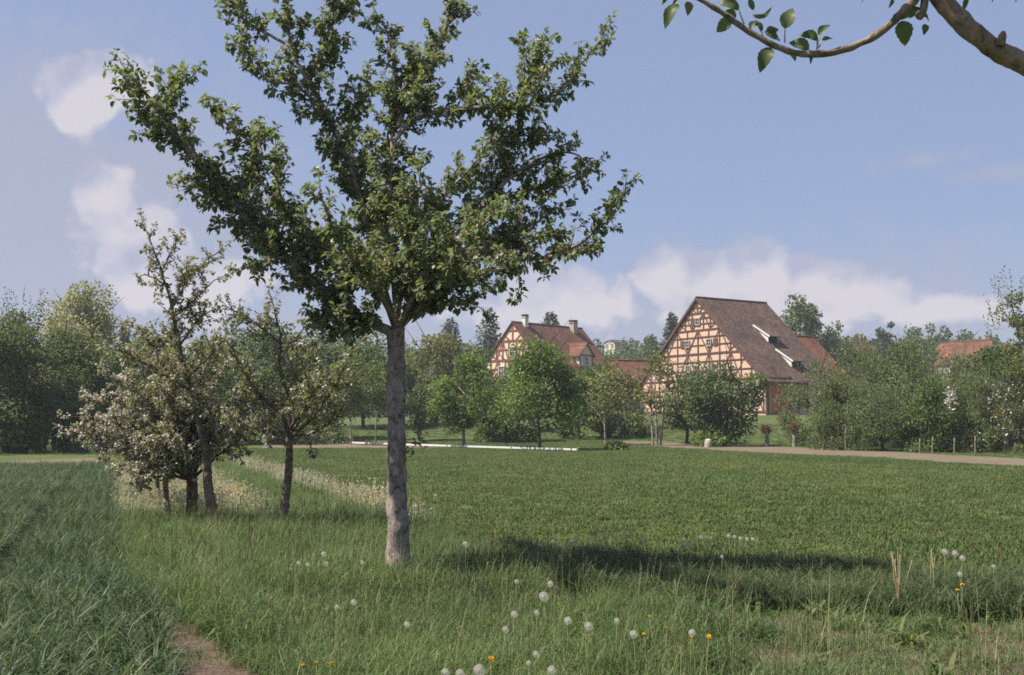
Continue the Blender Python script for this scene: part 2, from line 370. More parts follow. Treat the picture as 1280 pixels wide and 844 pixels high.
B_clover = blade_mat('clover_blades', [(.086, .125, .040), (.100, .14, .046), (.116, .155, .053), (.15, .165, .07)], patch=True)
B_seed = blade_mat('seed_stalks', [(.14, .16, .065), (.21, .20, .10), (.30, .26, .16), (.13, .16, .06)], .2)
B_white = blade_mat('white_flower_heads', [(.42, .38, .28), (.60, .55, .45), (.74, .70, .62)], .2)
B_yellow = blade_mat('yellow_flower_heads', [(.65, .42, .02), (.75, .5, .03), (.8, .55, .05)], .2)
def blades(mb, n, rad, h0, hs, wd, lean, g, m=0, seg=3, curve=.6):
    ang = g.uniform(0, 2 * np.pi, n); rr = rad * np.sqrt(g.uniform(0, 1, n))
    base = np.stack([rr * np.cos(ang), rr * np.sin(ang), np.zeros(n)], -1)
    h = np.clip(g.normal(h0, hs, n), h0 * .35, h0 * 1.9); d = g.uniform(0, 2 * np.pi, n)
    dirv = np.stack([np.cos(d), np.sin(d), np.zeros(n)], -1); sv = np.stack([-np.sin(d), np.cos(d), np.zeros(n)], -1)
    tw = g.uniform(-.6, .6, n); sv = sv * np.cos(tw)[:, None] + dirv * np.sin(tw)[:, None]
    ln = np.abs(g.normal(lean, lean * .6, n)); cv = np.abs(g.normal(curve, curve * .5, n)); ww = wd * g.uniform(.6, 1.3, n)
    rows = []
    for t in np.linspace(0, 1, seg + 1):
        th = ln * t + cv * t * t * .9
        c = base + (dirv * (h * t * np.sin(th))[:, None]) + np.array([0, 0, 1.]) * (h * t * np.cos(th))[:, None]
        wt = ww * (1 - t ** 2.2) * (.7 + .3 * min(1, t * 4)) * .5
        rows.append(c - sv * wt[:, None]); rows.append(c + sv * wt[:, None])
    V = np.stack(rows, 1); kq = 2 * (seg + 1); Q = np.array([[2 * s, 2 * s + 1, 2 * s + 3, 2 * s + 2] for s in range(seg)])
    mb.add(V.reshape(-1, 3), (Q[None] + (np.arange(n) * kq)[:, None, None]).reshape(-1, 4), m=m)
def heads(mb, n, rad, h0, hs, stalk_w, hw, hl, g, m):
    for _ in range(n):
        a = g.uniform(0, 6.28); r = rad * math.sqrt(g.uniform()); h = max(h0 * .5, g.normal(h0, hs)); le = g.uniform(0, .25); d = g.uniform(0, 6.28)
        b = np.array([r * math.cos(a), r * math.sin(a), 0]); t = b + np.array([math.cos(d) * math.sin(le), math.sin(d) * math.sin(le), math.cos(le)]) * h
        e = np.array([math.sin(d), -math.cos(d), 0]) * stalk_w / 2
        mb.add([b - e, b + e, t + e, t - e], [[0, 1, 2, 3]], m=m)
        u = unit(t - b)
        for q in range(2):
            e2 = np.array([math.cos(d + q * 1.57), math.sin(d + q * 1.57), 0]) * hw / 2
            mb.add([t - u * hl * .2, t + e2 + u * hl * .25, t + u * hl, t - e2 + u * hl * .25], [[0, 1, 2, 3]], m=m)
protos = []
pcol = bpy.data.collections.new('plant_prototypes')
def proto(name, fn, mats, kvar):
    ids = []
    for v in range(kvar):
        mb = MB(); fn(mb, np.random.default_rng(hash_(name) + v)); o = mb.build('tuft_%04d' % len(protos), mats, link=False)
        pcol.objects.link(o); ids.append(len(protos)); protos.append(o)
    return ids
def hash_(s): return sum(ord(c) * (i + 3) for i, c in enumerate(s))
def f_tall(mb, g): blades(mb, 34, .13, .27, .07, .0065, .25, g, 0, 3, .7); heads(mb, int(g.integers(0, 2)), .12, .36, .06, .002, .008, .05, g, 1)
def f_mid(mb, g): blades(mb, 34, .13, .19, .06, .006, .35, g, 0, 3, .8); heads(mb, 1, .12, .30, .06, .0025, .009, .04, g, 1)
def f_short(mb, g): blades(mb, 26, .12, .085, .035, .006, .7, g, 0, 2, .7)
def f_wheat(mb, g): blades(mb, 34, .035, .29, .05, .0115, .16, g, 0, 4, .85)
def f_band(mb, g): blades(mb, 30, .11, .28, .06, .009, .25, g, 0, 4, .9)
def f_clover(mb, g): blades(mb, 40, .16, .085, .03, .018, .8, g, 0, 2, .6)
def f_cloverbig(mb, g): blades(mb, 75, .32, .095, .03, .023, .8, g, 0, 2, .6)
def f_white(mb, g): heads(mb, 9, .16, .27, .06, .003, .042, .030, g, 1)
def f_yellow(mb, g): heads(mb, 6, .16, .28, .05, .004, .035, .02, g, 1)
def f_dry(mb, g): heads(mb, 5, .10, .42, .08, .004, .012, .06, g, 1); blades(mb, 4, .1, .3, .08, .005, .2, g, 1, 3, .4)
def f_red(mb, g): heads(mb, 7, .16, .13, .03, .003, .012, .03, g, 1); blades(mb, 16, .16, .10, .03, .012, .7, g, 0, 2, .6)
B_red = blade_mat('sorrel_heads', [(.17, .10, .055), (.22, .14, .075), (.19, .14, .07)], .2)
T_red = proto('red', f_red, [B_clover, B_red], 4)
def f_weed(mb, g): blades(mb, 14, .07, .17, .05, .030, .55, g, 0, 3, .8)
T_weed = proto('weed', f_weed, [B_clover], 5)
T_tall = proto('tall', f_tall, [B_grass, B_seed], 8); T_mid = proto('mid', f_mid, [B_grass, B_seed], 8); T_short = proto('short', f_short, [B_grass], 5)
T_wheat = proto('wheat', f_wheat, [B_wheat], 8); T_band = proto('band', f_band, [B_band], 8)
T_clover = proto('clover', f_clover, [B_clover], 6); T_cb = proto('cloverbig', f_cloverbig, [B_clover], 6)
T_white = proto('white', f_white, [B_grass, B_white], 4); T_yel = proto('yel', f_yellow, [B_grass, B_yellow], 3); T_dry = proto('dry', f_dry, [B_grass, B_seed], 5)
def instancer(name, P, ids, S, label):
    P = np.asarray(P, float); n = len(P)
    me = bpy.data.meshes.new(name); me.vertices.add(n); me.vertices.foreach_set('co', P.astype(np.float32).ravel())
    for an, ty, val in (('pick', 'INT', ids), ('scl', 'FLOAT', S), ('yaw', 'FLOAT', rng.uniform(0, 6.283, n))):
        at_ = me.attributes.new(an, ty, 'POINT'); at_.data.foreach_set('value', np.asarray(val).astype(np.int32 if ty == 'INT' else np.float32))
    o = bpy.data.objects.new(name, me); COL.objects.link(o)
    ng = bpy.data.node_groups.new(name + '_scatter', 'GeometryNodeTree')
    ng.interface.new_socket('Geometry', in_out='INPUT', socket_type='NodeSocketGeometry'); ng.interface.new_socket('Geometry', in_out='OUTPUT', socket_type='NodeSocketGeometry')
    N = ng.nodes.new; gi = N('NodeGroupInput'); go = N('NodeGroupOutput'); ip = N('GeometryNodeInstanceOnPoints'); ci = N('GeometryNodeCollectionInfo')
    ci.inputs[0].default_value = pcol; ci.inputs['Separate Children'].default_value = True; ci.inputs['Reset Children'].default_value = True
    def attr(nm, ty): q = N('GeometryNodeInputNamedAttribute'); q.data_type = ty; q.inputs[0].default_value = nm; return q.outputs[0]
    L = ng.links.new; L(gi.outputs[0], ip.inputs['Points']); L(ci.outputs[0], ip.inputs['Instance']); ip.inputs['Pick Instance'].default_value = True
    L(attr('pick', 'INT'), ip.inputs['Instance Index']); L(attr('scl', 'FLOAT'), ip.inputs['Scale'])
    cx = N('ShaderNodeCombineXYZ'); L(attr('yaw', 'FLOAT'), cx.inputs[2]); L(cx.outputs[0], ip.inputs['Rotation'])
    L(ip.outputs[0], go.inputs[0])
    md = o.modifiers.new('scatter', 'NODES'); md.node_group = ng
    return tag(o, label, 'plants', kind='stuff')
def scatter(y0, y1, rho, margin=2.2, xmin=None, xmax=None):
    out = []
    y = y0
    while y < y1:
        st = max(.5, y * .05); hw = .5 * (y + st) + margin; a = -hw if xmin is None else max(-hw, xmin); b = hw if xmax is None else min(hw, xmax)
        n = int(rho(y + st / 2) * (b - a) * st)
        out.append(np.stack([rng.uniform(a, b, n), rng.uniform(y, y + st, n)], -1)); y += st
    return np.vstack(out)
def pick(ids, n): return np.asarray(ids)[rng.integers(0, len(ids), n)]
def z0(P): return np.concatenate([P, ground_h(P[:, 0], P[:, 1])[:, None]], -1)
def vnoise(P, s, seed):
    g = np.random.default_rng(seed); T = g.uniform(0, 1, (64, 64)); u = P * s; i = np.floor(u).astype(int); f = u - i; f = f * f * (3 - 2 * f)
    a = T[i[:, 0] % 64, i[:, 1] % 64]; b = T[(i[:, 0] + 1) % 64, i[:, 1] % 64]; c = T[i[:, 0] % 64, (i[:, 1] + 1) % 64]; d = T[(i[:, 0] + 1) % 64, (i[:, 1] + 1) % 64]
    return (a * (1 - f[:, 0]) + b * f[:, 0]) * (1 - f[:, 1]) + (c * (1 - f[:, 0]) + d * f[:, 0]) * f[:, 1]
# wheat: rows along the strip
rows = []
for qv in np.arange(-16, .5, .19):
    yv = np.arange(4.5, 38, .08) ; yv = yv[rng.uniform(0, 1, len(yv)) < np.where(yv < 13, .92, np.clip(1.25 - yv / 45, .35, 1))]
    xv = qv - .366 * yv + rng.normal(0, .03, len(yv)); rows.append(np.stack([xv, yv + rng.normal(0, .05, len(yv))], -1))
W = np.vstack(rows); q = q_of(*W.T); kp = (W[:, 0] > -.5 * W[:, 1] - 2.2) & (q < wheat_edge(W[:, 1]) + rng.normal(0, .06, len(W)))
kp &= ~((q > -1.36) & (q < -1.1)) & (rng.uniform(0, 1, len(W)) < np.where((q > -.3) & (W[:, 1] < 10), .55, .92))
W = W[kp]
instancer('wheat', z0(W), pick(T_wheat, len(W)), rng.normal(1, .13, len(W)) * (.85 + .3 * vnoise(W, .6, 3)) * np.where(W[:, 1] > 22, 1.12, 1), 'blue green young wheat standing in rows left of the apple trees')
# orchard strip and foreground
P = scatter(4.5, 42, lambda y: 95 if y < 10 else (75 if y < 16 else 34)); x, y = P.T; q = q_of(x, y)
in_strip = (q > wheat_edge(y) + .1) & (x < strip_edge(y) + .25 * np.sin(y * 1.7)) & (y > 10.)
u = rng.uniform(0, 1, len(P)); vn = vnoise(P, .8, 5); v2 = vnoise(P, 2.2, 9)
S_ = P[in_strip & (u < np.where((y > 18.2) & (q < 2.9), .35, .95))]
fore = (~in_strip) & (q > wheat_edge(y) - .05) & ((y < band_front(x) + .1) | ((x < -.35) & (y < 14)))
soilL = fore & (x < -.366 * y + wheat_edge(y) + .05 + .5 * sstep(10.6, 7.5, y) + .15 * (v2 - .5))
soilR = fore & (x > 1.75 + .3 * np.sin(y * 3) - .25 * (y - 7)) & ~soilL
lush = fore & ~soilL & ~soilR
tall_p = np.concatenate([S_, P[lush & (u < .97) & (vn > .35)]])
mid_p = np.concatenate([P[lush & (vn <= .35)], P[soilR & (v2 > .55) & (u < .22)]])
sh_p = np.concatenate([P[soilR & (u > .22) & (v2 > .22)], P[soilL & (u < .15)]])
dry_p = np.concatenate([S_[rng.uniform(0, 1, len(S_)) < .02], P[lush & (u < .016)], P[soilR & (u < .01)]])
weed_p = P[(lush | soilR) & (rng.uniform(0, 1, len(P)) < .035 + .06 * (v2 > .7))]
A = np.concatenate([tall_p, mid_p, sh_p, dry_p, weed_p])
ids = np.concatenate([pick(T_tall, len(tall_p)), pick(T_mid, len(mid_p)), pick(T_short, len(sh_p)), pick(T_dry, len(dry_p)), pick(T_weed, len(weed_p))])
instancer('grass', z0(A), ids, rng.normal(1, .16, len(A)) * (.78 + .4 * vnoise(A, .45, 11)), 'tall uncut grass with straw coloured seed heads around the apple trees')
# rye-like band
P = scatter(8, 15.2, lambda y: 105, xmin=-.7); x, y = P.T
P = P[(y > band_front(x)) & (y < band_back(x)) & (x > -.45 + .2 * np.sin(y * 4))]
instancer('rye_grass', z0(P), pick(T_band, len(P)), rng.normal(1, .13, len(P)) * (.85 + .35 * vnoise(P, .7, 13)), 'bluish green grass band at the near edge of the field')
# clover field
P = scatter(9, 78, lambda y: 34 if y < 20 else (20 if y < 32 else (11 if y < 50 else 6))); x, y = P.T
kp = (y > band_back(x)) & (x > strip_edge(y) + .1) & (x < 60)
py_ = 525 + EYE * F / y; px_ = 640 + x * F / y
on_path = (px_ > 770) & (y > np.interp(px_, [770, 850, 960, 1080, 1180, 1290, 1420, 2000], [depth(555), depth(560.5), depth(567), depth(572), depth(578.5), depth(585), depth(597), 20]) - .3)
kp &= ~on_path & ~((px_ < 550) & (y > depth(561)))
P = P[kp]; far = P[:, 1] > 26
ids = np.where(far, pick(T_cb, len(P)), pick(T_clover, len(P)))
fl_ = rng.uniform(0, 1, len(P)); ids = np.where((fl_ < .05) & (P[:, 1] < band_back(P[:, 0]) + 4.5), pick(T_red, len(P)), ids); yk = (fl_ > .9975) & (P[:, 1] < 34); ids = np.where(yk, pick(T_yel, len(P)), ids)
instancer('clover', z0(P), ids, rng.normal(1, .12, len(P)) * (.8 + .4 * vnoise(P, .35, 17)) * np.where(yk, .38, 1), 'low green clover and grass covering the wide field')
# rough grass fringe beyond the path and along the hedge
P = scatter(36, 92, lambda y: 3.2, margin=4); x, y = P.T; px_ = 640 + x * F / y
back = np.interp(px_, [-300, 140, 300, 560, 760, 840, 960, 1080, 1180, 1290, 1420], [depth(572), depth(569), depth(553), depth(553), depth(553.6), depth(554.6), depth(558), depth(563), depth(568.5), depth(574.5), depth(584)])
kp = (y > back + .3) & (y < back + 26)
P = P[kp]; sel = rng.uniform(0, 1, len(P)) < .8
ids = np.where(sel, pick(T_cb, len(P)), pick(T_tall, len(P)))
instancer('meadow_grass', z0(P), ids, rng.normal(1, .2, len(P)) * np.where(sel, .8, 1.2), 'mown meadow grass beyond the path in front of the trees')
# flower drifts
P = scatter(17.5, 40, lambda y: 30, xmax=0); x, y = P.T; q = q_of(x, y); vn = vnoise(P, .5, 23)
k1 = (q > wheat_edge(y) + .15) & (q < 2.7) & (vn > .33) & (y > 18.5)
k2 = (np.abs(x - strip_edge(y) - .2) < .35) & (y > 17)
k1 |= k2
Wf = P[k1]; yl = (rng.uniform(0, 1, len(Wf)) < .03) | ((np.abs(Wf[:, 1] - 22.5) < .9) & (rng.uniform(0, 1, len(Wf)) < .2) & (q_of(*Wf.T) < 2.7))
instancer('white_flowers', z0(Wf), np.where(yl, pick(T_yel, len(Wf)), pick(T_white, len(Wf))), rng.normal(1, .15, len(Wf)), 'drifts of small white flowers under the apple trees')

# ------------------------------------------------------------------ trees: near fruit trees with leaves
LEAF_V = np.array([[0, 0, 0], [-.30, .32, .10], [0, .30, 0], [.30, .32, .10], [-.30, .62, .07], [0, .64, -.03], [.30, .62, .07], [0, 1, -.16]])
LEAF_V[:, 0] *= .92
LEAF_Q = [[2, 1, 4, 5], [2, 5, 6, 3]]; LEAF_T = [[0, 1, 2], [0, 2, 3], [5, 4, 7], [5, 7, 6]]
STAR_V = np.array([[0, 0, 0], [.5, .5, .1], [0, .85, .25], [-.5, .5, .1]]); STAR_Q = [[0, 1, 2, 3]]
def perp(d, g):
    r = g.normal(0, 1, 3); r -= d * (r @ d); return unit(r)
def fruit_tree(name, base, trunk_px, limbs, label, leafmat, barkmat, leaf=.062, dens=1., bloom=0., spent=.3, shoot=(.12, .42), seed=1, group=None, bloom_px=None, trunk_r=(.12, .1), limb_r=.05, D0=10., fall=0., droop=.0, gap=.17, trunk_noise=.08, per=3):
    """trunk_px: [(px,py)], limbs: list of ([(px,py,dz)], start fraction of leaves, relative radius)"""
    g = np.random.default_rng(seed)
    o = empty(name, base, 0, label, 'tree', group); B = np.array(base, float)
    T = spline([at(a, b, D0) - B for a, b in trunk_px], 8); T[0] = (T[0][0], T[0][1], -.12)
    tb = MB(); fr = np.linspace(0, 1, len(T)); r = trunk_r[0] + (trunk_r[1] - trunk_r[0]) * fr + trunk_r[0] * .5 * np.exp(-fr * 16)
    tt = np.linspace(0, len(T) - 1, max(60, len(T))); Td = np.stack([np.interp(tt, np.arange(len(T)), T[:, c_]) for c_ in range(3)], -1)
    tb.tube(Td, np.interp(tt, np.arange(len(T)), r), 22, True, noise=trunk_noise, seed=seed); tb.build('trunk', barkmat, o, True)
    br = MB(); lv = MB(); bl = MB()
    LP, LD, LN, LS = [], [], [], []; SP_, SD, SN, SS = [], [], [], []; BP = []
    def rosette(p, d, n, sc=1.):
        for _ in range(n):
            a = perp(d, g); dd = unit(d * g.uniform(.1, .9) + a * g.uniform(.5, 1.1) + np.array([0, 0, -.25 + g.normal(0, .25)]))
            nn = unit(np.array([0, 0, 1.]) * .9 + d * .3 + g.normal(0, .45, 3)); pet = leaf * g.uniform(.15, .4)
            LP.append(p + dd * pet); LD.append(dd); LN.append(nn); s = leaf * sc * g.uniform(.6, 1.25); LS.append((s, s * g.uniform(.9, 1.15), s))
        if g.uniform() < spent:
            for _ in range(g.integers(4, 9)):
                a = unit(d + g.normal(0, .7, 3)); SP_.append(p + a * leaf * g.uniform(.15, .55)); SD.append(a); SN.append(unit(g.normal(0, 1, 3))); SS.append(.022 * g.uniform(.7, 1.4))
        if bloom and g.uniform() < (bloom(p + B) if callable(bloom) else bloom):
            for _ in range(g.integers(2, 6)):
                BP.append(p + unit(d + g.normal(0, .8, 3)) * g.uniform(.02, .07))
    def shoot_grow(p, d, L, r0, lvl):
        n = max(3, int(L / .07)); pts = [p]; dd = d
        for i in range(n):
            dd = unit(dd + g.normal(0, .16, 3) + np.array([0, 0, .10 - droop])); pts.append(pts[-1] + dd * L / n)
        pts = np.array(pts); br.tube(pts, np.linspace(r0, .0025, len(pts)), 5, True, m=1 if r0 < .012 else 0)
        step = .055 / dens; s = g.uniform(.02, step)
        while s < L:
            f = s / L * n; i = min(int(f), n - 1); q = pts[i] + (pts[i + 1] - pts[i]) * (f - i); t = unit(pts[i + 1] - pts[i])
            rosette(q + perp(t, g) * .01, unit(t * .4 + perp(t, g)), g.integers(2, 6)); s += step * g.uniform(.6, 1.5)
        rosette(pts[-1], dd, 5)
        if lvl < 1 and L > .3:
            for _ in range(g.integers(1, 3)):
                i = g.integers(1, n); shoot_grow(pts[i], unit(dd * .6 + perp(dd, g) * .9), L * g.uniform(.35, .6), r0 * .6, lvl + 1)
    for (pp, f0, rr) in limbs:
        Pt = spline([at(a, b, D0 + c_) - B for a, b, c_ in pp], 6); n = len(Pt)
        w_ = np.cumsum(g.normal(0, .009, (n, 3)), 0); w_ -= np.linspace(0, 1, n)[:, None] * w_[-1] * .5; Pt = Pt + w_ * np.linspace(.2, 1, n)[:, None]
        seg = np.linalg.norm(np.diff(Pt, axis=0), axis=1); cum = np.concatenate([[0], np.cumsum(seg)]); Lt = cum[-1]
        rad = limb_r * rr * (1 - cum / Lt) ** .8 + .005
        br.tube(Pt, rad, 9, True, noise=.06, seed=int(g.integers(1e6)))
        s = f0 * Lt
        while s < Lt:
            i = min(np.searchsorted(cum, s, 'right') - 1, n - 2); q = Pt[i] + (Pt[i + 1] - Pt[i]) * (s - cum[i]) / (seg[i] + 1e-9); t = unit(Pt[i + 1] - Pt[i])
            for _ in range(per + (1 if s < .6 * Lt and rr >= .5 else 0)):
                d = unit(t * g.uniform(.2, .7) + perp(t, g) * .9 + np.array([0, 0, .22]))
                L = g.uniform(*shoot) * (1 - .55 * (s / Lt) ** 2)
                shoot_grow(q, d, L, .005 + .006 * L, 0)
            if g.uniform() < .8: rosette(q, perp(t, g), g.integers(3, 6))
            s += gap * g.uniform(.6, 1.4)
        shoot_grow(Pt[-1], unit(Pt[-1] - Pt[-2]), .16, .005, 1)
    br.build('branches', [barkmat, M['twig']], o, True)
    lv.place(LEAF_V, LEAF_Q, LEAF_T, np.array(LP), np.array(LD), np.array(LN), np.array(LS)); 
    if SP_: lv.place(STAR_V, STAR_Q, None, np.array(SP_), np.array(SD), np.array(SN), np.array(SS), 1)
    lv.build('crown', [leafmat, M['spent']], o)
    if BP:
        BP = np.array(BP); P5 = np.repeat(BP, 5, 0); n = len(P5); ax = np.repeat(unit(g.normal(0, 1, (len(BP), 3)) + np.array([-.4, -.4, .5])), 5, 0)
        a1 = unit(np.cross(ax, g.normal(0, 1, 3))); a2 = np.cross(ax, a1); th = np.tile(np.arange(5) * 1.2566, len(BP))
        d = a1 * np.cos(th)[:, None] + a2 * np.sin(th)[:, None] + ax * .35
        bl.place(STAR_V, STAR_Q, None, P5, d, ax, np.full(n, .028)); tag(bl.build('blossom', M['petal'], o), kind='stuff')
    print(name, len(LP), len(BP))
    return o

D1 = 11.3
base = at(498, 700, D1); base[2] = 0
limbs = [
 ([(495, 418, 0), (455, 398, -.1), (415, 368, -.2), (360, 320, -.35), (300, 262, -.5), (240, 195, -.6), (195, 135, -.6), (150, 85, -.55)], .12, 1.25),
 ([(300, 262, -.5), (305, 220, -.4), (325, 195, -.3), (300, 170, -.2), (270, 140, -.1)], .1, .55),
 ([(240, 195, -.6), (215, 165, -.7), (185, 130, -.8), (160, 108, -.8)], .1, .4),
 ([(205, 150, -.6), (220, 115, -.5), (240, 95, -.5)], .1, .35),
 ([(360, 320, -.35), (320, 330, -.6), (300, 335, -.7)], .1, .4),
 ([(330, 290, -.4), (290, 250, -.1), (250, 230, .1), (225, 235, .2)], .1, .45),
 ([(385, 345, -.2), (370, 290, .1), (350, 240, .3), (345, 185, .4)], .1, .55),
 ([(496, 412, .05), (474, 340, .15), (448, 240, .3), (415, 155, .35), (385, 102, .3), (362, 55, .3), (352, 10, .3), (350, -50, .3)], .16, 1.1),
 ([(385, 104, .3), (398, 70, .2), (412, 35, .2), (437, 0, .2), (455, -40, .2)], .15, .5),
 ([(362, 58, .3), (335, 42, .4), (305, 25, .5), (280, -8, .6)], .3, .35),
 ([(410, 145, .35), (370, 105, .2), (330, 95, .1), (305, 60, .1)], .2, .4),
 ([(415, 155, .35), (445, 130, .5), (455, 100, .6)], .2, .35),
 ([(498, 412, 0), (490, 330, -.1), (486, 260, -.15), (492, 190, -.1), (498, 120, 0), (488, 65, .05), (470, 20, .1)], .14, .95),
 ([(496, 160, -.1), (520, 110, 0), (545, 60, 0), (560, 20, 0), (570, -30, 0)], .1, .5),
 ([(494, 175, -.1), (515, 152, -.1), (555, 138, -.15), (600, 134, -.2), (650, 132, -.2), (700, 114, -.25), (728, 75, -.25), (762, 33, -.25)], .06, .6),
 ([(650, 132, -.2), (662, 100, -.1), (668, 78, -.1), (684, 57, -.1)], .2, .3),
 ([(590, 135, -.2), (582, 112, 0), (596, 95, .1)], .1, .3),
 ([(500, 405, 0), (535, 350, .1), (572, 295, .1), (620, 240, .1), (662, 205, .1), (705, 190, .1), (738, 195, .1)], .16, 1.05),
 ([(620, 240, .1), (650, 245, .3), (690, 225, .4), (725, 215, .4)], .1, .45),
 ([(640, 222, .1), (630, 180, -.1), (660, 160, -.2), (690, 170, -.2)], .1, .4),
 ([(560, 315, .1), (610, 312, -.1), (655, 322, -.2), (700, 318, -.3), (740, 292, -.3), (765, 262, -.3), (786, 238, -.3)], .15, .7),
 ([(655, 322, -.2), (660, 295, 0), (685, 270, .1), (700, 255, .1)], .1, .4),
 ([(502, 408, -.05), (530, 380, -.3), (560, 362, -.5), (600, 350, -.6), (640, 340, -.6)], .15, .6),
 ([(503, 404, -.05), (540, 385, -.3), (575, 375, -.4), (600, 388, -.4)], .2, .4),
 ([(460, 398, -.1), (440, 395, -.4), (428, 402, -.5)], .1, .35),
 ([(470, 402, -.05), (452, 400, -.15), (437, 402, -.2), (425, 410, -.25)], .0, .5),
 ([(415, 368, -.2), (412, 385, -.25), (418, 400, -.25), (428, 412, -.25)], .0, .4),
 ([(430, 380, -.2), (405, 385, -.35), (395, 398, -.4)], .0, .4),
 ([(496, 405, -.1), (470, 360, -.6), (440, 330, -1.1), (415, 290, -1.5), (400, 245, -1.7)], .2, .7),
 ([(499, 405, -.1), (528, 350, -.6), (560, 320, -1.1), (592, 290, -1.5), (630, 262, -1.7)], .2, .7),
 ([(497, 395, -.1), (508, 330, -.5), (520, 270, -.9), (528, 215, -1.1)], .15, .6),
 ([(488, 385, .2), (440, 335, .8), (390, 300, 1.4), (345, 250, 1.8)], .2, .7),
 ([(505, 385, .2), (585, 330, 1.1), (640, 300, 1.6), (690, 290, 1.8)], .2, .7),
 ([(500, 340, .2), (545, 260, .9), (595, 205, 1.3), (625, 160, 1.5)], .2, .6),
 ([(490, 320, .2), (455, 250, .9), (440, 190, 1.2), (450, 140, 1.3)], .2, .6),
]
main_tree = fruit_tree('apple_tree', base, [(499, 712), (497, 640), (496, 560), (495, 480), (495, 410)], limbs,
    'large near apple tree with tall bare trunk, forked limbs and leafy crown', M['apple_leaf'], M['bark'], .071, 1.3, .045, .66, (.13, .47), 11, None, None, (.106, .090), .040, D1, gap=.122, trunk_noise=.075, per=2)
# shoot on the trunk of the near tree
sh = MB(); g = np.random.default_rng(3); P = []; Dd = []
for s in range(26):
    t = s / 25; p = at(505 + 24 * t + g.normal(0, 5), 566 - 16 * t + g.normal(0, 5), D1 - .1) - base; P.append(p); Dd.append(unit(g.normal(0, .6, 3) + np.array([.6, -.2, .1])))
sh.place(LEAF_V, LEAF_Q, LEAF_T, np.array(P), np.array(Dd), unit(g.normal(0, .4, (26, 3)) + np.array([0, -.3, 1])), g.uniform(.05, .075, 26))
sh.tube(np.array([at(503, 568, D1) - base, at(515, 560, D1 - .1) - base, at(532, 548, D1 - .1) - base]), [.006, .004, .002], 5)
sh.build('trunk_shoot', M['apple_leaf'], main_tree)

def base_at(px, D): p = at(px, 600, D); return np.array([p[0], D, 0.])
D2 = 16.0
limbs = [
 ([(362, 545, 0), (352, 520, -.2), (330, 500, -.4), (306, 470, -.6), (292, 440, -.6), (285, 415, -.5)], .2, 1.),
 ([(363, 542, 0), (360, 500, .2), (350, 460, .3), (352, 425, .3), (345, 385, .3), (338, 365, .3)], .2, 1.),
 ([(364, 545, 0), (378, 515, 0), (388, 480, 0), (395, 450, .1), (398, 425, .1)], .2, .8),
 ([(366, 545, 0), (392, 522, -.2), (412, 495, -.3), (430, 465, -.3), (440, 440, -.3), (458, 425, -.3)], .2, .8),
 ([(363, 535, 0), (340, 500, .5), (318, 480, .9), (300, 455, 1.1)], .2, .7),
 ([(363, 535, 0), (385, 500, -.5), (380, 470, -.9), (365, 440, -1.1)], .2, .7),
 ([(362, 540, 0), (330, 540, -.4), (305, 530, -.6), (290, 520, -.7)], .2, .6),
 ([(364, 545, 0), (395, 540, .2), (418, 525, .3), (430, 510, .4)], .2, .5),
 ([(352, 430, .3), (325, 410, .2), (300, 395, .2), (280, 380, .2)], .2, .5),
 ([(350, 440, .3), (372, 420, .2), (385, 400, .2)], .2, .4),
]
fruit_tree('apple_tree', base_at(358, D2), [(357, 668), (356, 630), (361, 590), (362, 540)], limbs, 'slender apple tree on a curved pale trunk, next left of the large near one',
    M['apple_leaf_pale'], M['bark_young'], .060, .85, .24, .55, (.15, .42), 21, 'small apple trees in the orchard row', None, (.066, .052), .028, D2, gap=.16, per=2)
D3 = 16.2
limbs = [
 ([(258, 570, 0), (250, 535, 0), (243, 505, 0), (236, 470, 0), (228, 440, 0), (222, 412, 0), (217, 380, 0), (207, 340, 0), (192, 300, 0), (178, 273, 0)], .3, 1.3),
 ([(217, 382, 0), (228, 362, -.1), (238, 345, -.1), (262, 322, -.2), (285, 305, -.2)], .15, .5),
 ([(219, 395, 0), (245, 375, .2), (265, 355, .3), (280, 345, .3)], .15, .4),
 ([(212, 360, 0), (195, 350, .1), (180, 345, .1), (170, 352, .1)], .2, .35),
 ([(205, 335, 0), (215, 310, .2), (222, 300, .2)], .2, .3),
 ([(236, 470, 0), (262, 445, -.3), (285, 420, -.5), (305, 400, -.6)], .2, .6),
 ([(240, 490, 0), (210, 470, -.4), (180, 455, -.7), (150, 440, -.9), (128, 440, -1)], .2, .6),
 ([(250, 535, 0), (280, 520, -.2), (305, 505, -.3), (325, 500, -.3)], .2, .5),
 ([(232, 450, 0), (205, 430, .4), (180, 415, .7), (160, 410, .9)], .2, .6),
 ([(226, 430, 0), (250, 400, .3), (270, 385, .5)], .2, .5),
 ([(245, 510, 0), (215, 500, .4), (185, 500, .7), (165, 505, .9)], .2, .5),
 ([(256, 560, 0), (285, 550, .2), (310, 540, .3), (325, 545, .3)], .2, .5),
]
fruit_tree('apple_tree', base_at(268, D3), [(271, 668), (266, 640), (260, 605), (258, 568)], limbs, 'tall thin apple tree with a long bare leader rising above the others',
    M['apple_leaf_pale'], M['bark_young'], .058, .8, .24, .6, (.15, .42), 31, 'small apple trees in the orchard row', None, (.085, .066), .030, D3, gap=.15, per=2)
D4 = 17.2
limbs = []
g4 = np.random.default_rng(44)
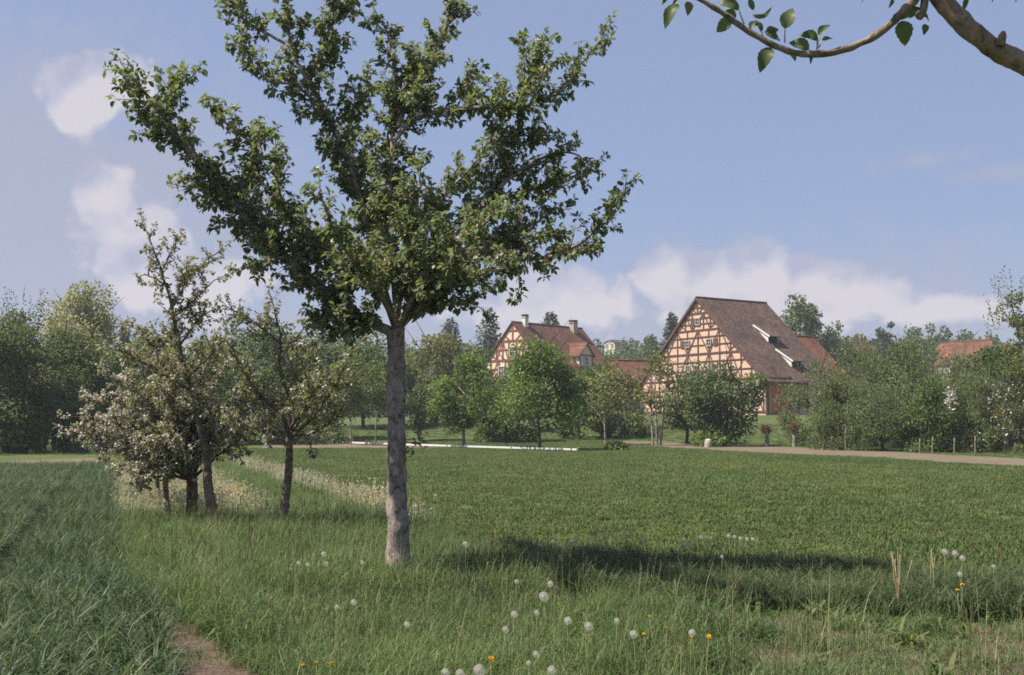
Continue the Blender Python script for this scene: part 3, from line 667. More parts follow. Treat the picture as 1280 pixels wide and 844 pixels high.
for (ex, ey, dz) in [(90, 520, -.8), (82, 535, -.3), (110, 500, .3), (130, 470, -.6), (150, 440, .4), (185, 425, -.5), (120, 560, -.9), (150, 585, -1.0), (170, 600, -.4), (215, 420, .6), (250, 435, -.8), (285, 450, .2), (310, 490, -.5), (325, 530, -.2), (300, 560, -.8),
                     (200, 480, -1.2), (240, 500, -1.3), (180, 530, -1.3), (225, 560, -1.2), (270, 530, 1.0), (160, 500, 1.2), (205, 450, 1.2), (140, 540, .8), (195, 590, -.9)]:
    sx, sy = 239, 600; mx = sx + (ex - sx) * .4 + g4.normal(0, 8); my = sy + (ey - sy) * .55 - 10 + g4.normal(0, 6)
    limbs.append(([(sx, sy, 0), (mx, my, dz * .4), ((mx + ex) / 2, (my + ey) / 2 - 4, dz * .75), (ex, ey, dz)], .28, .7))
def bloom4(p):
    px = 640 + p[0] / p[1] * F; py = 525 - (p[2] - EYE) / p[1] * F
    return .50 + .8 * float(sstep(215, 110, px)) * float(sstep(450, 500, py)) + .15 * float(sstep(480, 440, py))
fruit_tree('apple_tree', base_at(239, D4), [(238, 662), (240, 630), (240, 598)], limbs, 'broad blossoming apple tree with short thick trunk and white blossom on its low left side',
    M['apple_leaf_pale'], M['bark_red'], .058, .85, bloom4, .5, (.2, .5), 41, 'small apple trees in the orchard row', None, (.095, .085), .034, D4, gap=.19)
for n_, (tp, D, r, ends, lab, sd_) in enumerate([
    ([(212, 655), (208, 620), (206, 585)], 19.0, .05, [(160, 560, 0), (190, 520, -.4), (225, 510, .3), (175, 590, .4), (235, 560, -.3), (145, 530, .5), (205, 500, .2)], 'small apple tree on a thin dark stem left of the thick trunk', 51),
    ([(200, 640), (197, 610), (196, 575)], 20.5, .045, [(150, 570, 0), (170, 530, .4), (215, 540, -.3), (230, 580, .3), (185, 510, 0)], 'small apple tree on a thin leaning stem, second left of the thick trunk', 52),
    ([(186, 612), (186, 595), (185, 570)], 27.0, .06, [(150, 560, 0), (165, 520, .5), (200, 520, -.5), (215, 555, .5), (185, 500, 0)], 'farthest apple tree of the row, standing in the white flowers', 53)]):
    sx, sy = tp[-1]; lm = [([(sx, sy, 0), ((sx + ex) / 2, (sy + ey) / 2 + 4, dz / 2), (ex, ey, dz)], .25, .6) for ex, ey, dz in ends]
    fruit_tree('apple_tree', base_at(tp[0][0], D), tp, lm, lab, M['apple_leaf'], M['bark_red'], .06, .6, .12, .5, (.2, .5), sd_, 'small apple trees in the orchard row', None, (r, r * .8), .024, D, gap=.2)

def leaf_template(nt=11, serr=.05):
    V = []; Q = []
    for i in range(nt + 1):
        t = i / nt; w_ = .34 * math.sin(math.pi * min(1, t ** .82)) ** .8 * (1 - .12 * t) * (1 + (serr if i % 2 else -serr)) + (.012 if i == 0 else 0)
        zc = .10 * math.sin(t * 3.1) - .22 * t * t
        for x in (-1, -.55, 0, .55, 1): V.append((x * w_, t, zc + .22 * abs(x) ** 1.5 * w_ + .02 * math.sin(t * 9 + x * 2)))
    for i in range(nt):
        for j in range(4): Q.append((i * 5 + j, i * 5 + j + 1, i * 5 + j + 6, i * 5 + j + 5))
    return np.array(V), Q
NLEAF_V, NLEAF_Q = leaf_template()
# overhanging apple tree: trunk stands right of the frame, one limb reaches in
def overhang():
    g = np.random.default_rng(5); o = empty('apple_tree', (2.7, 2.7, 0), 0, 'overhanging apple branch with few large leaves reaching in at the top right', 'tree'); B = np.array([2.7, 2.7, 0])
    tb = MB(); T = spline([[0, 0, -.1], [.03, .02, 1.], [-.02, .05, 2.0], [.05, .05, 3.0], [.3, .1, 4.0]], 8); tb.tube(T, np.linspace(.15, .08, len(T)), 18, noise=.05, seed=4); tb.build('trunk', M['bark'], o, True)
    D = 2.6; A = lambda px, py, dz=0: at(px, py, D + dz) - B
    br = MB(); g = np.random.default_rng(5)
    L1 = spline([[-.05, .05, 2.05], A(1420, 105, .05), A(1340, 100), A(1280, 78), A(1240, 60), A(1205, 30), A(1172, -8), A(1150, -60), A(1160, -140)], 8)
    br.tube(L1, np.interp(np.linspace(0, 1, len(L1)), [0, .4, 1], [.042, .0255, .022]), 16, noise=.09, seed=2)
    L2 = spline([A(1158, -40), A(1150, -12), A(1138, 5), A(1118, 26), A(1085, 50), A(1048, 64), A(1012, 68), A(980, 62), A(940, 42), A(905, 18), A(872, -2), A(845, -12), A(815, -14)], 8)
    br.tube(L2, np.interp(np.linspace(0, 1, len(L2)), [0, .3, .7, 1], [.0135, .0092, .0068, .004]), 9, noise=.12, seed=3)
    L3 = spline([A(1158, -40), A(1156, 0), A(1153, 15), A(1148, 22)], 5); br.tube(L3, [.010] * len(L3), 8)
    k_ = A(1250, 52, -.03); br.tube(np.array([k_ + [0, 0, -.01], k_ + [.004, -.006, .012], k_ + [.006, -.008, .022]]), [.012, .010, .005], 8)
    br.build('branches', M['branch_smooth'], o, True)
    lv = MB(); P, Dv, N, S = [], [], [], []
    stm = m_plain('leaf_stalk', (.42, .38, .27), .1)
    def leaf(px, py, ex, ey, dz=0, w=1., face=None, stem=None):
        a = A(px, py, dz); b = A(ex, ey, dz + g.normal(0, .008)); P.append(a); Dv.append(b - a); L = np.linalg.norm(b - a)
        N.append(unit(np.array(face if face is not None else [g.normal(0, .3), -1, .4]))); S.append((L * .8 * w, L, L * 1.3))
        if stem: s = A(*stem); st = MB(); st.tube(np.array([s, (s + a) / 2 + [0, 0, -.002], a + (b - a) * .04]), [.0024, .0018, .0016], 6); st.build('leaf_stalk', stm, o, True)
    leaf(848, 6, 829, 31); leaf(860, 2, 861, 18, w=1.3); leaf(838, -3, 826, 5, w=.9); leaf(860, -4, 840, 2, w=.9)
    leaf(913, 25, 896, 39, w=1.5); leaf(924, 12, 897, 0, w=1.0, stem=(930, 30)); leaf(920, 22, 905, 12, w=1.4)
    leaf(942, 13, 936, -4, w=.8); leaf(941, 19, 970, 11, w=.85, face=[0, -.2, -1]); leaf(981, 36, 990, 8, w=1.25, stem=(981, 53))
    leaf(964, 60, 949, 87, w=1.15); leaf(958, 44, 974, 33, w=1.2, stem=(975, 50)); leaf(952, 40, 944, 24, w=.9, stem=(955, 48)); leaf(938, 38, 946, 22, w=.8); leaf(955, 40, 976, 48, w=1.0)
    leaf(1011, 62, 988, 50, w=1.3, stem=(1016, 64)); leaf(1022, 50, 1000, 40, w=1.3, stem=(1021, 62)); leaf(1023, 45, 1037, 28, w=.9, stem=(1022, 60)); leaf(1027, 52, 1041, 46, w=.9, stem=(1023, 60))
    leaf(988, 66, 995, 74, w=1.5); leaf(1010, 68, 1015, 78, w=1.); leaf(948, 30, 936, 34, w=1.2)
    leaf(1128, 26, 1132, 56, w=1.35); leaf(1156, 30, 1156, 43, w=1.3); leaf(1126, 20, 1116, 27, w=1.3); leaf(1150, 18, 1163, 24, w=1.1); leaf(1140, 14, 1128, 22, w=1.2); leaf(1148, 10, 1138, 20, w=1.3); leaf(1145, 8, 1150, 22, w=1.4)
    leaf(1076, -8, 1079, 4, w=1.1); leaf(1116, -2, 1112, 10, w=.8); leaf(1209, -4, 1204, 14, w=.7); leaf(1240, -8, 1242, 2, w=.9); leaf(1265, -10, 1272, 1, w=.9)
    sdv = np.array(sd)
    for _ in range(110):  # unseen leaves added on the sun side to dapple the branch with shade
        src = L1 if g.uniform() < .85 else L2; c0 = src[g.integers(0, len(src))] + sdv * g.uniform(.35, 1.3) + g.normal(0, .10, 3)
        w_ = c0 + B; v_ = w_ - [0, 0, EYE]
        if v_[1] > .2 and 422 - F * (v_[2] * CP - v_[1] * SP) / (v_[1] * CP + v_[2] * SP) > -60: continue
        for q in range(2):
            P.append(c0 + g.normal(0, .03, 3)); Dv.append(g.normal(0, 1, 3)); N.append(unit(g.normal(0, .5, 3) + sdv)); l_ = g.uniform(.05, .075); S.append((l_, l_, l_))
    # twigs and leaves above the frame, outside the picture
    for _ in range(10):
        a = g.uniform(1080, 1700); b = g.uniform(-520, -120); c0 = A(a, b, g.uniform(-.1, .5))
        for q in range(12):
            P.append(c0 + g.normal(0, .06, 3)); Dv.append(g.normal(0, 1, 3)); N.append(unit(g.normal(0, .5, 3) + [0, 0, 1])); l_ = g.uniform(.04, .065); S.append((l_, l_, l_))
    lv.place(NLEAF_V, NLEAF_Q, None, np.array(P), np.array(Dv), np.array(N), np.array(S)); lv.build('crown', m_leaf('near_leaf', [(.075, .105, .036), (.10, .135, .048), (.14, .165, .07)], (.42, .44, .30), .42, .5, .3), o, True)
overhang()

# ------------------------------------------------------------------ background trees
DIA_V = np.array([[0, 0, 0], [.42, .45, .12], [0, 1, 0], [-.42, .45, .12]]); DIA_Q = [[0, 1, 2, 3]]
def bg_tree(name, px, py, top, wid, D, foliage, label, style='round', seed=0, group=None, bark='bark_dark', stems=1, trunk_px=6, crown_base=.3, dens=1., lean=0., leaf=None, cat='tree', lobes=1.0, zb=None):
    g = np.random.default_rng(seed * 17 + 5)
    bx = (px - 640) / F * D; z = gz(bx, D); base = np.array([bx, D, z])
    H = at(px, top, D)[2] - z; Rr = wid / F * D / 2 * (1.3 if style in ('round', 'cone', 'conifer', 'tall') else 1.15)
    o = empty(name, base, 0, label, cat, group)
    lf = leaf or max(.15, .0025 * D)
    tb = MB(); tr = trunk_px / F * D / 2 * .8
    ends = []
    for s in range(stems):
        off = np.array([(s - (stems - 1) / 2) * tr * 2.6, g.normal(0, tr), 0]); tip = np.array([off[0] * 3 + g.normal(0, Rr * .12) + lean, g.normal(0, Rr * .1), H * .86])
        T = spline([off + [0, 0, -.2], off * 1.3 + (tip - off) * .3 + g.normal(0, .06, 3), off + (tip - off) * .65 + g.normal(0, .12, 3), tip], 5)
        tb.tube(T, np.linspace(tr, tr * .15, len(T)), 7)
        for _ in range(7 if style != 'conifer' else 0):
            i = g.integers(int(len(T) * max(.2, crown_base * .8)), len(T) - 1); a = g.uniform(0, 6.28); d = np.array([math.cos(a), math.sin(a), g.uniform(.4, 1.)]); L = Rr * g.uniform(.5, .9)
            br = np.array([T[i], T[i] + d * L * .5 + g.normal(0, .1, 3), T[i] + d * L + [0, 0, L * .2]]); tb.tube(br, [tr * .4, tr * .25, tr * .08], 5)
    tb.build('trunk', M[bark], o, True)
    cr = MB(); P, Dv, N, S = [], [], [], []
    zc0, zc1 = H * crown_base, H
    if style in ('shrub', 'willow'): zc0 = -H * .35
    if style == 'conifer':
        n = int(4200 * dens); t = g.uniform(0, 1, n) ** .6; lay = np.clip(t + g.normal(0, .012, n), 0, 1)
        zz = zc1 - (zc1 - zc0) * lay; a = g.uniform(0, 6.28, n); rad = Rr * (lay ** .72 * 1.0 + .02) * np.sqrt(g.uniform(.05, 1, n)) * (.66 + .42 * np.sin(lay * 48 + np.sin(a * 3) * 2.5) + .3 * np.sin(a * 5 + lay * 31))
        P = np.stack([rad * np.cos(a), rad * np.sin(a), zz - rad * .25], -1); Dv = np.stack([np.cos(a), np.sin(a), -.35 + g.normal(0, .25, n)], -1); N = g.normal(0, .4, (n, 3)) + [0, 0, 1]; S = lf * g.uniform(.8, 1.7, n)
    else:
        area = Rr * (zc1 - zc0); K = int(np.clip(22 * lobes * (area / 12) ** .45, 14, 60)); cl = []
        for _ in range(K):
            v = unit(g.normal(0, 1, 3)); rr_ = g.uniform(.45, 1.) ** .6
            zt = v[2] * rr_
            prof = 1.
            if style == 'tall': prof = .85 + .15 * g.uniform()
            if style == 'shrub' and zt < 0: prof = 1.1; 
            c_ = np.array([v[0] * Rr * rr_ * prof * .8, v[1] * Rr * rr_ * prof * .8, (zc0 + zc1) / 2 + zt * (zc1 - zc0) / 2 * .86])
            if style == 'cone': f = np.clip((c_[2] - zc0) / (zc1 - zc0), 0, 1); c_[:2] *= (1.42 - f * 1.3)
            cl.append((c_, (Rr * .36 if style != 'tall' else Rr * .45) * g.uniform(.6, 1.25) * (1. if lobes <= 1 else 1 / lobes ** .4)))
        cl.append((np.array([0, 0, zc1 - Rr * .3]), Rr * .3))
        per = int(np.clip(dens * 15 * area / lf ** 2 / K, 60, 2600))
        for c_, cr_ in cl:
            v = unit(g.normal(0, 1, (per, 3))); r_ = cr_ * g.uniform(.25, 1.08, per) ** .5; p = c_ + v * r_[:, None] * np.array([1, 1, .8])
            P.append(p); dd = v * .8 + g.normal(0, .7, (per, 3)) + ([0, 0, .8] if style == 'willow' else [0, 0, -.15]); Dv.append(dd)
            N.append(v + g.normal(0, .5, (per, 3)) + [0, 0, .6]); S.append(lf * g.uniform(.6, 1.5, per))
        if style == 'willow' or style == 'feathery':      # upright whips along the top
            for _ in range(int(26 * max(1, Rr / 2))):
                a = g.uniform(0, 6.28); r_ = Rr * math.sqrt(g.uniform(0, 1)) * .9; z_ = zc0 + (zc1 - zc0) * (.5 + .5 * math.sqrt(max(0, 1 - (r_ / Rr) ** 2))) - .3
                L = g.uniform(.5, 1.3) * (1. if style == 'willow' else 1.6); m_ = int(L / lf * 2.2) + 2; t = np.linspace(0, 1, m_)[:, None]
                d = np.array([math.cos(a) * .25, math.sin(a) * .25, 1]); P.append(np.array([math.cos(a) * r_, math.sin(a) * r_, z_]) + d * t * L + g.normal(0, .05, (m_, 3)))
                Dv.append(d + g.normal(0, .5, (m_, 3))); N.append(g.normal(0, 1, (m_, 3))); S.append(lf * g.uniform(.5, .9, m_))
        P = np.vstack(P); Dv = np.vstack(Dv); N = np.vstack(N); S = np.concatenate(S)
        kp = P[:, 2] > .05; P, Dv, N, S = P[kp], Dv[kp], N[kp], S[kp]
    fac = np.stack([S * (.55 if style == 'willow' else .9), S, S], -1)
    cr.place(DIA_V, DIA_Q, None, P, unit(Dv), unit(N), fac); cr.build('crown', M[foliage], o)
    return o
bt = [
 # left block
 (28, 566, 398, 130, 56, 'f_dark', 'dense dark tree at the left edge of the picture', 'round', dict(crown_base=.12, stems=3, dens=1.2)),
 (18, 560, 385, 70, 66, 'f_dark', 'thin feathery tree top above the dark tree at the left edge', 'feathery', dict(crown_base=.3, dens=.5)),
 (98, 560, 350, 84, 92, 'f_pale', 'tall pale olive poplar rising behind the dark trees on the left', 'tall', dict(crown_base=.25, lobes=1.6)),
 (78, 566, 405, 100, 60, 'f_dark', 'dark bushy tree in front of the tall pale poplar', 'round', dict(crown_base=.1, stems=3, dens=1.2)),
 (130, 562, 430, 90, 64, 'f_mid', 'green tree behind the white blossom at the left of the orchard', 'round', dict(crown_base=.1)),
 (185, 560, 415, 110, 72, 'f_dark', 'dark green tree behind the broad blossoming apple tree', 'round', dict(crown_base=.1)),
 (255, 560, 418, 110, 74, 'f_mid', 'green tree behind the leader of the tall thin apple tree', 'round', dict(crown_base=.1)),
 (330, 558, 408, 120, 80, 'f_mid', 'broad green tree behind the slender apple tree', 'round', dict(crown_base=.08)),
 (400, 556, 420, 100, 82, 'f_teal', 'deep green tree left of the near apple trunk', 'round', dict(crown_base=.1)),
 (388, 553, 492, 90, 76, 'f_dark', 'very dark low bush behind the slender apple tree', 'shrub', dict(crown_base=.0, cat='bush')),
 (155, 560, 402, 20, 130, 'f_conifer', 'tiny dark conifer top beside the pale poplar', 'conifer', dict(crown_base=.2)),
 (440, 548, 438, 70, 74, 'f_birch', 'young birch with a pale thin stem, right beside a smaller birch', 'birch', dict(crown_base=.25, bark='bark_pale', trunk_px=3, dens=.55)),
 (470, 546, 450, 55, 77, 'f_birch', 'smaller young birch with pale thin stem just left of the near trunk', 'birch', dict(crown_base=.3, bark='bark_pale', trunk_px=3, dens=.5)),
 (455, 545, 420, 110, 96, 'f_mid', 'large green tree behind the two young birches', 'round', dict(crown_base=.08)),
 (545, 540, 415, 95, 98, 'f_olive', 'large olive brown tree right of the near apple trunk', 'round', dict(crown_base=.05, lobes=1.5)),
 (525, 545, 480, 40, 80, 'f_dark', 'small dark tree close behind the near apple trunk', 'round', dict(crown_base=.2)),
 (592, 535, 432, 60, 112, 'f_mid', 'green tree between the olive tree and the house gable', 'round', dict(crown_base=.05)),
 (563, 530, 396, 62, 165, 'f_conifer', 'dark spruce left of the farmhouse, lower of the pair', 'conifer', dict(crown_base=.15)),
 (612, 530, 385, 68, 175, 'f_conifer', 'taller dark spruce close to the farmhouse gable', 'conifer', dict(crown_base=.15)),
 (688, 530, 389, 60, 190, 'f_conifer', 'spruce tip showing above the farmhouse roof ridge', 'conifer', dict(crown_base=.4)),
 (580, 558, 441, 72, 66, 'f_bright', 'bright green young tree on a pale stem behind the white barrier', 'round', dict(crown_base=.16, bark='bark_pale', trunk_px=6, lobes=1.3)),
 (675, 562, 423, 112, 61, 'f_bright', 'larger bright green young tree with pointed crown in front of the farmhouse', 'cone', dict(crown_base=.14, trunk_px=6, lobes=1.3)),
 (632, 549, 470, 80, 78, 'f_mid', 'bush filling the gap between the two bright green young trees', 'shrub', dict(crown_base=.0, cat='bush')),
 (725, 548, 465, 70, 82, 'f_mid', 'green bush right of the larger bright young tree', 'shrub', dict(crown_base=.0, cat='bush')),
 (757, 548, 462, 60, 74, 'f_olive', 'sparse small tree on a whitish stem between farmhouse and barn', 'birch', dict(crown_base=.3, bark='bark_pale', trunk_px=4, dens=.4)),
 (785, 546, 505, 70, 84, 'f_dark', 'dark low bush left of the barn gable', 'shrub', dict(crown_base=.0, cat='bush')),
 (820, 549, 438, 60, 72, 'f_olive', 'airy tree with three thin pale stems before the barn gable', 'birch', dict(crown_base=.32, bark='bark_pale', stems=3, trunk_px=4, dens=.34)),
 (858, 549, 466, 72, 76, 'f_dark', 'dark bushy tree covering the lower barn gable', 'round', dict(crown_base=.03)),
 (902, 551, 448, 92, 71, 'f_teal', 'dense round tree with two slim trunks before the barn', 'round', dict(crown_base=.1, stems=2, trunk_px=6, dens=1.2)),
 (886, 549, 528, 40, 69, 'f_bright', 'little bright green shrub at the foot of the dense round tree', 'shrub', dict(crown_base=.0, cat='bush')),
 (768, 563, 553, 26, 60, 'f_dark', 'small dark round bush alone on the meadow', 'shrub', dict(crown_base=.0, cat='bush')),
 (8, 568, 470, 90, 55, 'f_mid', 'lighter green bush at the foot of the left edge trees', 'shrub', dict(crown_base=.0, cat='bush')),
 (55, 567, 485, 90, 57, 'f_dark', 'dark low bush below the tall pale poplar', 'shrub', dict(crown_base=.0, cat='bush')),
 (112, 564, 470, 80, 60, 'f_dark', 'dark bush just left of the white blossom', 'shrub', dict(crown_base=.0, cat='bush')),
 (648, 545, 448, 70, 90, 'f_mid', 'green tree hiding the foot of the farmhouse gable', 'round', dict(crown_base=.02)),
 (768, 546, 460, 56, 92, 'f_olive', 'olive tree in front of the orange tiled outbuilding', 'round', dict(crown_base=.02)),
 # right block
 (1020, 550, 452, 84, 75, 'f_willow', 'grey green willow shrub beside the red barn door', 'willow', dict(crown_base=.02, cat='bush')),
 (1068, 556, 432, 110, 69, 'f_willow', 'tall grey green willow shrub, second from the barn', 'willow', dict(crown_base=.0, cat='bush')),
 (1130, 558, 420, 120, 67, 'f_willow', 'biggest grey green willow in the middle of the right hedge', 'willow', dict(crown_base=.0, cat='bush')),
 (1100, 560, 480, 90, 60, 'f_willow', 'low willow shrub at the front of the right hedge with stake beside it', 'willow', dict(crown_base=.0, cat='bush')),
 (1165, 560, 470, 90, 58, 'f_mid', 'green leafy shrub at the front of the hedge left of the white mark', 'shrub', dict(crown_base=.0, cat='bush')),
 (1195, 560, 442, 90, 63, 'f_willow', 'grey green shrub in the hedge below the red roofs', 'willow', dict(crown_base=.0, cat='bush')),
 (1238, 562, 430, 80, 66, 'f_mid', 'fresh green bush just below the white gable', 'round', dict(crown_base=.05, cat='bush')),
 (1235, 562, 470, 80, 57, 'f_willow', 'dark stemmed shrub near the right end of the hedge', 'willow', dict(crown_base=.03, cat='bush')),
 (1048, 557, 462, 70, 62, 'f_willow', 'rounded willow shrub filling the hedge behind the slanting trunk', 'willow', dict(crown_base=.0, cat='bush')),
 (1210, 563, 462, 80, 60, 'f_willow', 'rounded shrub filling the hedge right of the white blossom', 'willow', dict(crown_base=.0, cat='bush')),
 (1272, 563, 455, 60, 55, 'f_olive', 'olive shrub with pale blossom flecks at the right edge', 'willow', dict(crown_base=.03, cat='bush')),
 (1272, 562, 362, 60, 66, 'f_olive', 'tall sparse olive tree with a thin pointed top at the right edge', 'feathery', dict(crown_base=.1, dens=.5)),
 (1001, 530, 366, 44, 160, 'f_teal', 'dark poplar rising behind the barn roof', 'tall', dict(crown_base=.2, lobes=1.6)),
 (1017, 530, 380, 24, 168, 'f_mid', 'slimmer lighter poplar leaning against the dark poplar', 'tall', dict(crown_base=.2)),
 (1045, 530, 401, 50, 170, 'f_teal', 'round dark green tree right of the poplars', 'round', dict(crown_base=.1)),
 (1075, 530, 415, 40, 180, 'f_brown', 'brownish tree right of the round dark green tree', 'round', dict(crown_base=.1)),
 (1102, 530, 410, 22, 200, 'f_conifer', 'dark pine top standing above the right hedge', 'round', dict(crown_base=.3)),
 (1115, 530, 404, 14, 205, 'f_conifer', 'narrow dark tree top beside the dark pine', 'tall', dict(crown_base=.3)),
 (1145, 530, 408, 40, 210, 'f_teal', 'far round tree above the middle of the right hedge', 'round', dict(crown_base=.1)),
 (1165, 530, 405, 28, 220, 'f_teal', 'far tree with higher top next to the far round tree', 'round', dict(crown_base=.1)),
 (1182, 530, 407, 24, 240, 'f_teal', 'far tree directly left of the red roofs', 'round', dict(crown_base=.1)),
 (1207, 530, 411, 40, 250, 'f_teal', 'far tree above the red roofs', 'round', dict(crown_base=.1)),
 (1240, 530, 414, 40, 255, 'f_teal', 'far tree above the white gable', 'round', dict(crown_base=.1)),
 (745, 530, 424, 30, 220, 'f_mid', 'far tree right behind the farmhouse dormer', 'round', dict(crown_base=.1)),
 (785, 530, 420, 44, 230, 'f_teal', 'far tree between farmhouse and barn', 'round', dict(crown_base=.1)),
 (815, 530, 418, 30, 215, 'f_mid', 'far tree touching the left slope of the barn roof', 'round', dict(crown_base=.1)),
 (841, 530, 390, 40, 200, 'f_conifer', 'dark conifer tip behind the left barn gable edge', 'conifer', dict(crown_base=.3)),
 (740, 545, 455, 70, 100, 'f_mid', 'green tree in front of the orange tiled roof', 'round', dict(crown_base=.05)),
]
for n_, (px, py, top, wid, D, fo, lab, st, kw) in enumerate(bt):
    far_ = D > 120; cat = kw.get('cat', 'tree')
    nm = {'conifer': 'conifer_tree', 'willow': 'willow_shrub', 'shrub': 'bush', 'birch': 'slender_tree', 'feathery': 'feathery_tree', 'tall': 'poplar_tree'}.get(st, 'bush' if cat == 'bush' else 'leafy_tree')
    bg_tree(nm, px, py, top, wid, D, fo, lab, st, n_ + 1, group='distant trees' if far_ else ('hedge shrubs' if (px > 985 and not far_) else 'trees behind the field'), **kw)
# one continuous far wood behind everything
def far_wood():
    g = np.random.default_rng(99); P, Dv, N, S = [], [], [], []
    for _ in range(330):
        D = g.uniform(250, 330); px = g.uniform(-250, 1550); x = (px - 640) / F * D; z = gz(x, D); H = (525 - g.uniform(420, 438)) / F * D + EYE - z; r = g.uniform(3, 6)
        for q in range(7):
            c_ = np.array([x + g.normal(0, r * .4), D + g.normal(0, r * .4), z + H * g.uniform(.02, 1) - r * .5]); n = 110; v = unit(g.normal(0, 1, (n, 3)))
            P.append(c_ + v * r * .6 * g.uniform(.5, 1.05, (n, 1))); Dv.append(v + g.normal(0, .6, (n, 3))); N.append(v + [0, 0, .6]); S.append(g.uniform(.6, 1.3, n))
    mb = MB(); mb.place(DIA_V, DIA_Q, None, np.vstack(P), unit(np.vstack(Dv)), unit(np.vstack(N)), np.concatenate(S))
    tag(mb.build('distant_wood', M['f_teal']), 'far off wood along the whole horizon', 'wood', kind='stuff')
far_wood()

# ------------------------------------------------------------------ buildings
class Bld:
    """local axes: X along the gable (u), Y along the ridge (s), Z up from the ground at the gable foot"""
    def __init__(s, name, apex_px, apex_py, D, ang, label, cat, zg):
        a = at(apex_px, apex_py, D); s.zr = a[2] - zg; s.o = empty(name, (a[0], a[1], zg), ang, label, cat); s.ang = ang; s.rg = np.random.default_rng(abs(int(apex_px)))
    def prism(s, hw, L, ze, mat, y0=0., name='wall', zr=None, x0=0.):
        zr = zr or s.zr - .25; ze = ze - .2; b = MB(); o = [(-hw, 0), (hw, 0), (hw, ze), (0, zr), (-hw, ze)]
        V = [(x0 + x, y0, z) for x, z in o] + [(x0 + x, y0 + L, z) for x, z in o]
        V = [(x, y, -1.2 if z == 0 else z) for x, y, z in V]
        b.add(V, [[0, 5, 6, 1], [1, 6, 7, 2], [2, 7, 8, 3], [3, 8, 9, 4], [4, 9, 5, 0]], [[0, 1, 2], [0, 2, 4], [2, 3, 4], [5, 7, 6], [5, 9, 7], [7, 9, 8]]); return b.build(name, mat, s.o)
    def roof(s, hw, L, ze, mat, ov=.35, y0=0., og=.25, zr=None, th=.14, name='roof'):
        zr = zr or s.zr; sl = (zr - ze) / hw; b = MB(); rgn = np.random.default_rng(3)
        ny, nw = 14, 12
        for sg in (-1, 1):
            for lay in (0, 1):
                V = []
                for iy in range(ny + 1):
                    for iw in range(nw + 1):
                        w_ = (hw + ov) * iw / nw; sag = -.05 * math.sin(math.pi * iy / ny) + (rgn.normal(0, .012) if 0 < iy < ny and lay == 0 else 0)
                        V.append((sg * w_, y0 - og + (L + 2 * og) * iy / ny, zr + sag - sl * w_ - (th if lay else 0)))
                i, j = np.meshgrid(np.arange(ny), np.arange(nw), indexing='ij'); m = nw + 1
                b.add(V, np.stack([i * m + j, i * m + j + 1, (i + 1) * m + j + 1, (i + 1) * m + j], -1))
            for yy_ in (y0 - og, y0 + L + og):
                e = hw + ov; b.add([(0, yy_, zr), (sg * e, yy_, zr - sl * e), (sg * e, yy_, zr - sl * e - th), (0, yy_, zr - th)], [[0, 1, 2, 3]])
            e = hw + ov; b.add([(sg * e, y0 - og, zr - sl * e), (sg * e, y0 + L + og, zr - sl * e), (sg * e, y0 + L + og, zr - sl * e - th), (sg * e, y0 - og, zr - sl * e - th)], [[0, 1, 2, 3]])
        r = b.build(name, mat, s.o, True)
        rt = MB(); n = int(L / .4)
        for q in range(n): rt.tube([(0, y0 - og + (L + 2 * og) * q / n, zr - .02), (0, y0 - og + (L + 2 * og) * (q + 1.08) / n, zr)], [.10, .12], 7, False)
        rt.build('ridge_tiles', mat, r, True)
        return r
    def beams(s, segs, mat, parent, name='timber_frame', side=0, X=0., y=0.):
        b = MB()
        for (u0, z0_, u1, z1, w_) in segs:
            a = np.array([u0, z0_]); c = np.array([u1, z1]); L = np.linalg.norm(c - a); d = (c - a) / L; pr = .05 + s.rg.uniform(0, .03) + (.03 if abs(d[0]) > .99 else (.015 if abs(d[1]) > .99 else 0))
            m = (a + c) / 2
            if side == 0: b.box((m[0], y - pr / 2 + .01, m[1]), (L, pr, w_), ax=[[d[0], 0, d[1]], [0, 1, 0], [-d[1], 0, d[0]]])
            else: b.box((X + pr / 2 - .01, m[0], m[1]), (pr, L, w_), ax=[[1, 0, 0], [0, d[0], d[1]], [0, -d[1], d[0]]])
        return b.build(name, mat, parent)
    def window(s, u, z, w_, h, y=0., fm='white_paint', nx_=2, nz_=2, side=0, X=0.):
        def bx(b, c, d):
            if side: b.box((X - c[1], c[0], c[2]), (d[1], d[0], d[2]))
            else: b.box((c[0], y + c[1], c[2]), d)
        b = MB(); t = .09
        bx(b, (u, -.08, z + h / 2 - t / 2), (w_, .16, t)); bx(b, (u, -.08, z - h / 2 + t / 2), (w_, .16, t))
        for sg in (-1, 1): bx(b, (u + sg * (w_ / 2 - t / 2), -.08, z), (t, .157, h - 2 * t))
        for i in range(1, nx_): bx(b, (u - w_ / 2 + w_ * i / nx_, -.075, z), (.06, .13, h - 2 * t))
        for i in range(1, nz_): bx(b, (u, -.07, z - h / 2 + h * i / nz_), (w_ - 2 * t, .12, .05))
        f = b.build('window', M[fm], s.o); p = MB(); bx(p, (u, -.03, z), (w_ - t, .06, h - t)); p.build('pane', M['glass'], f); return f

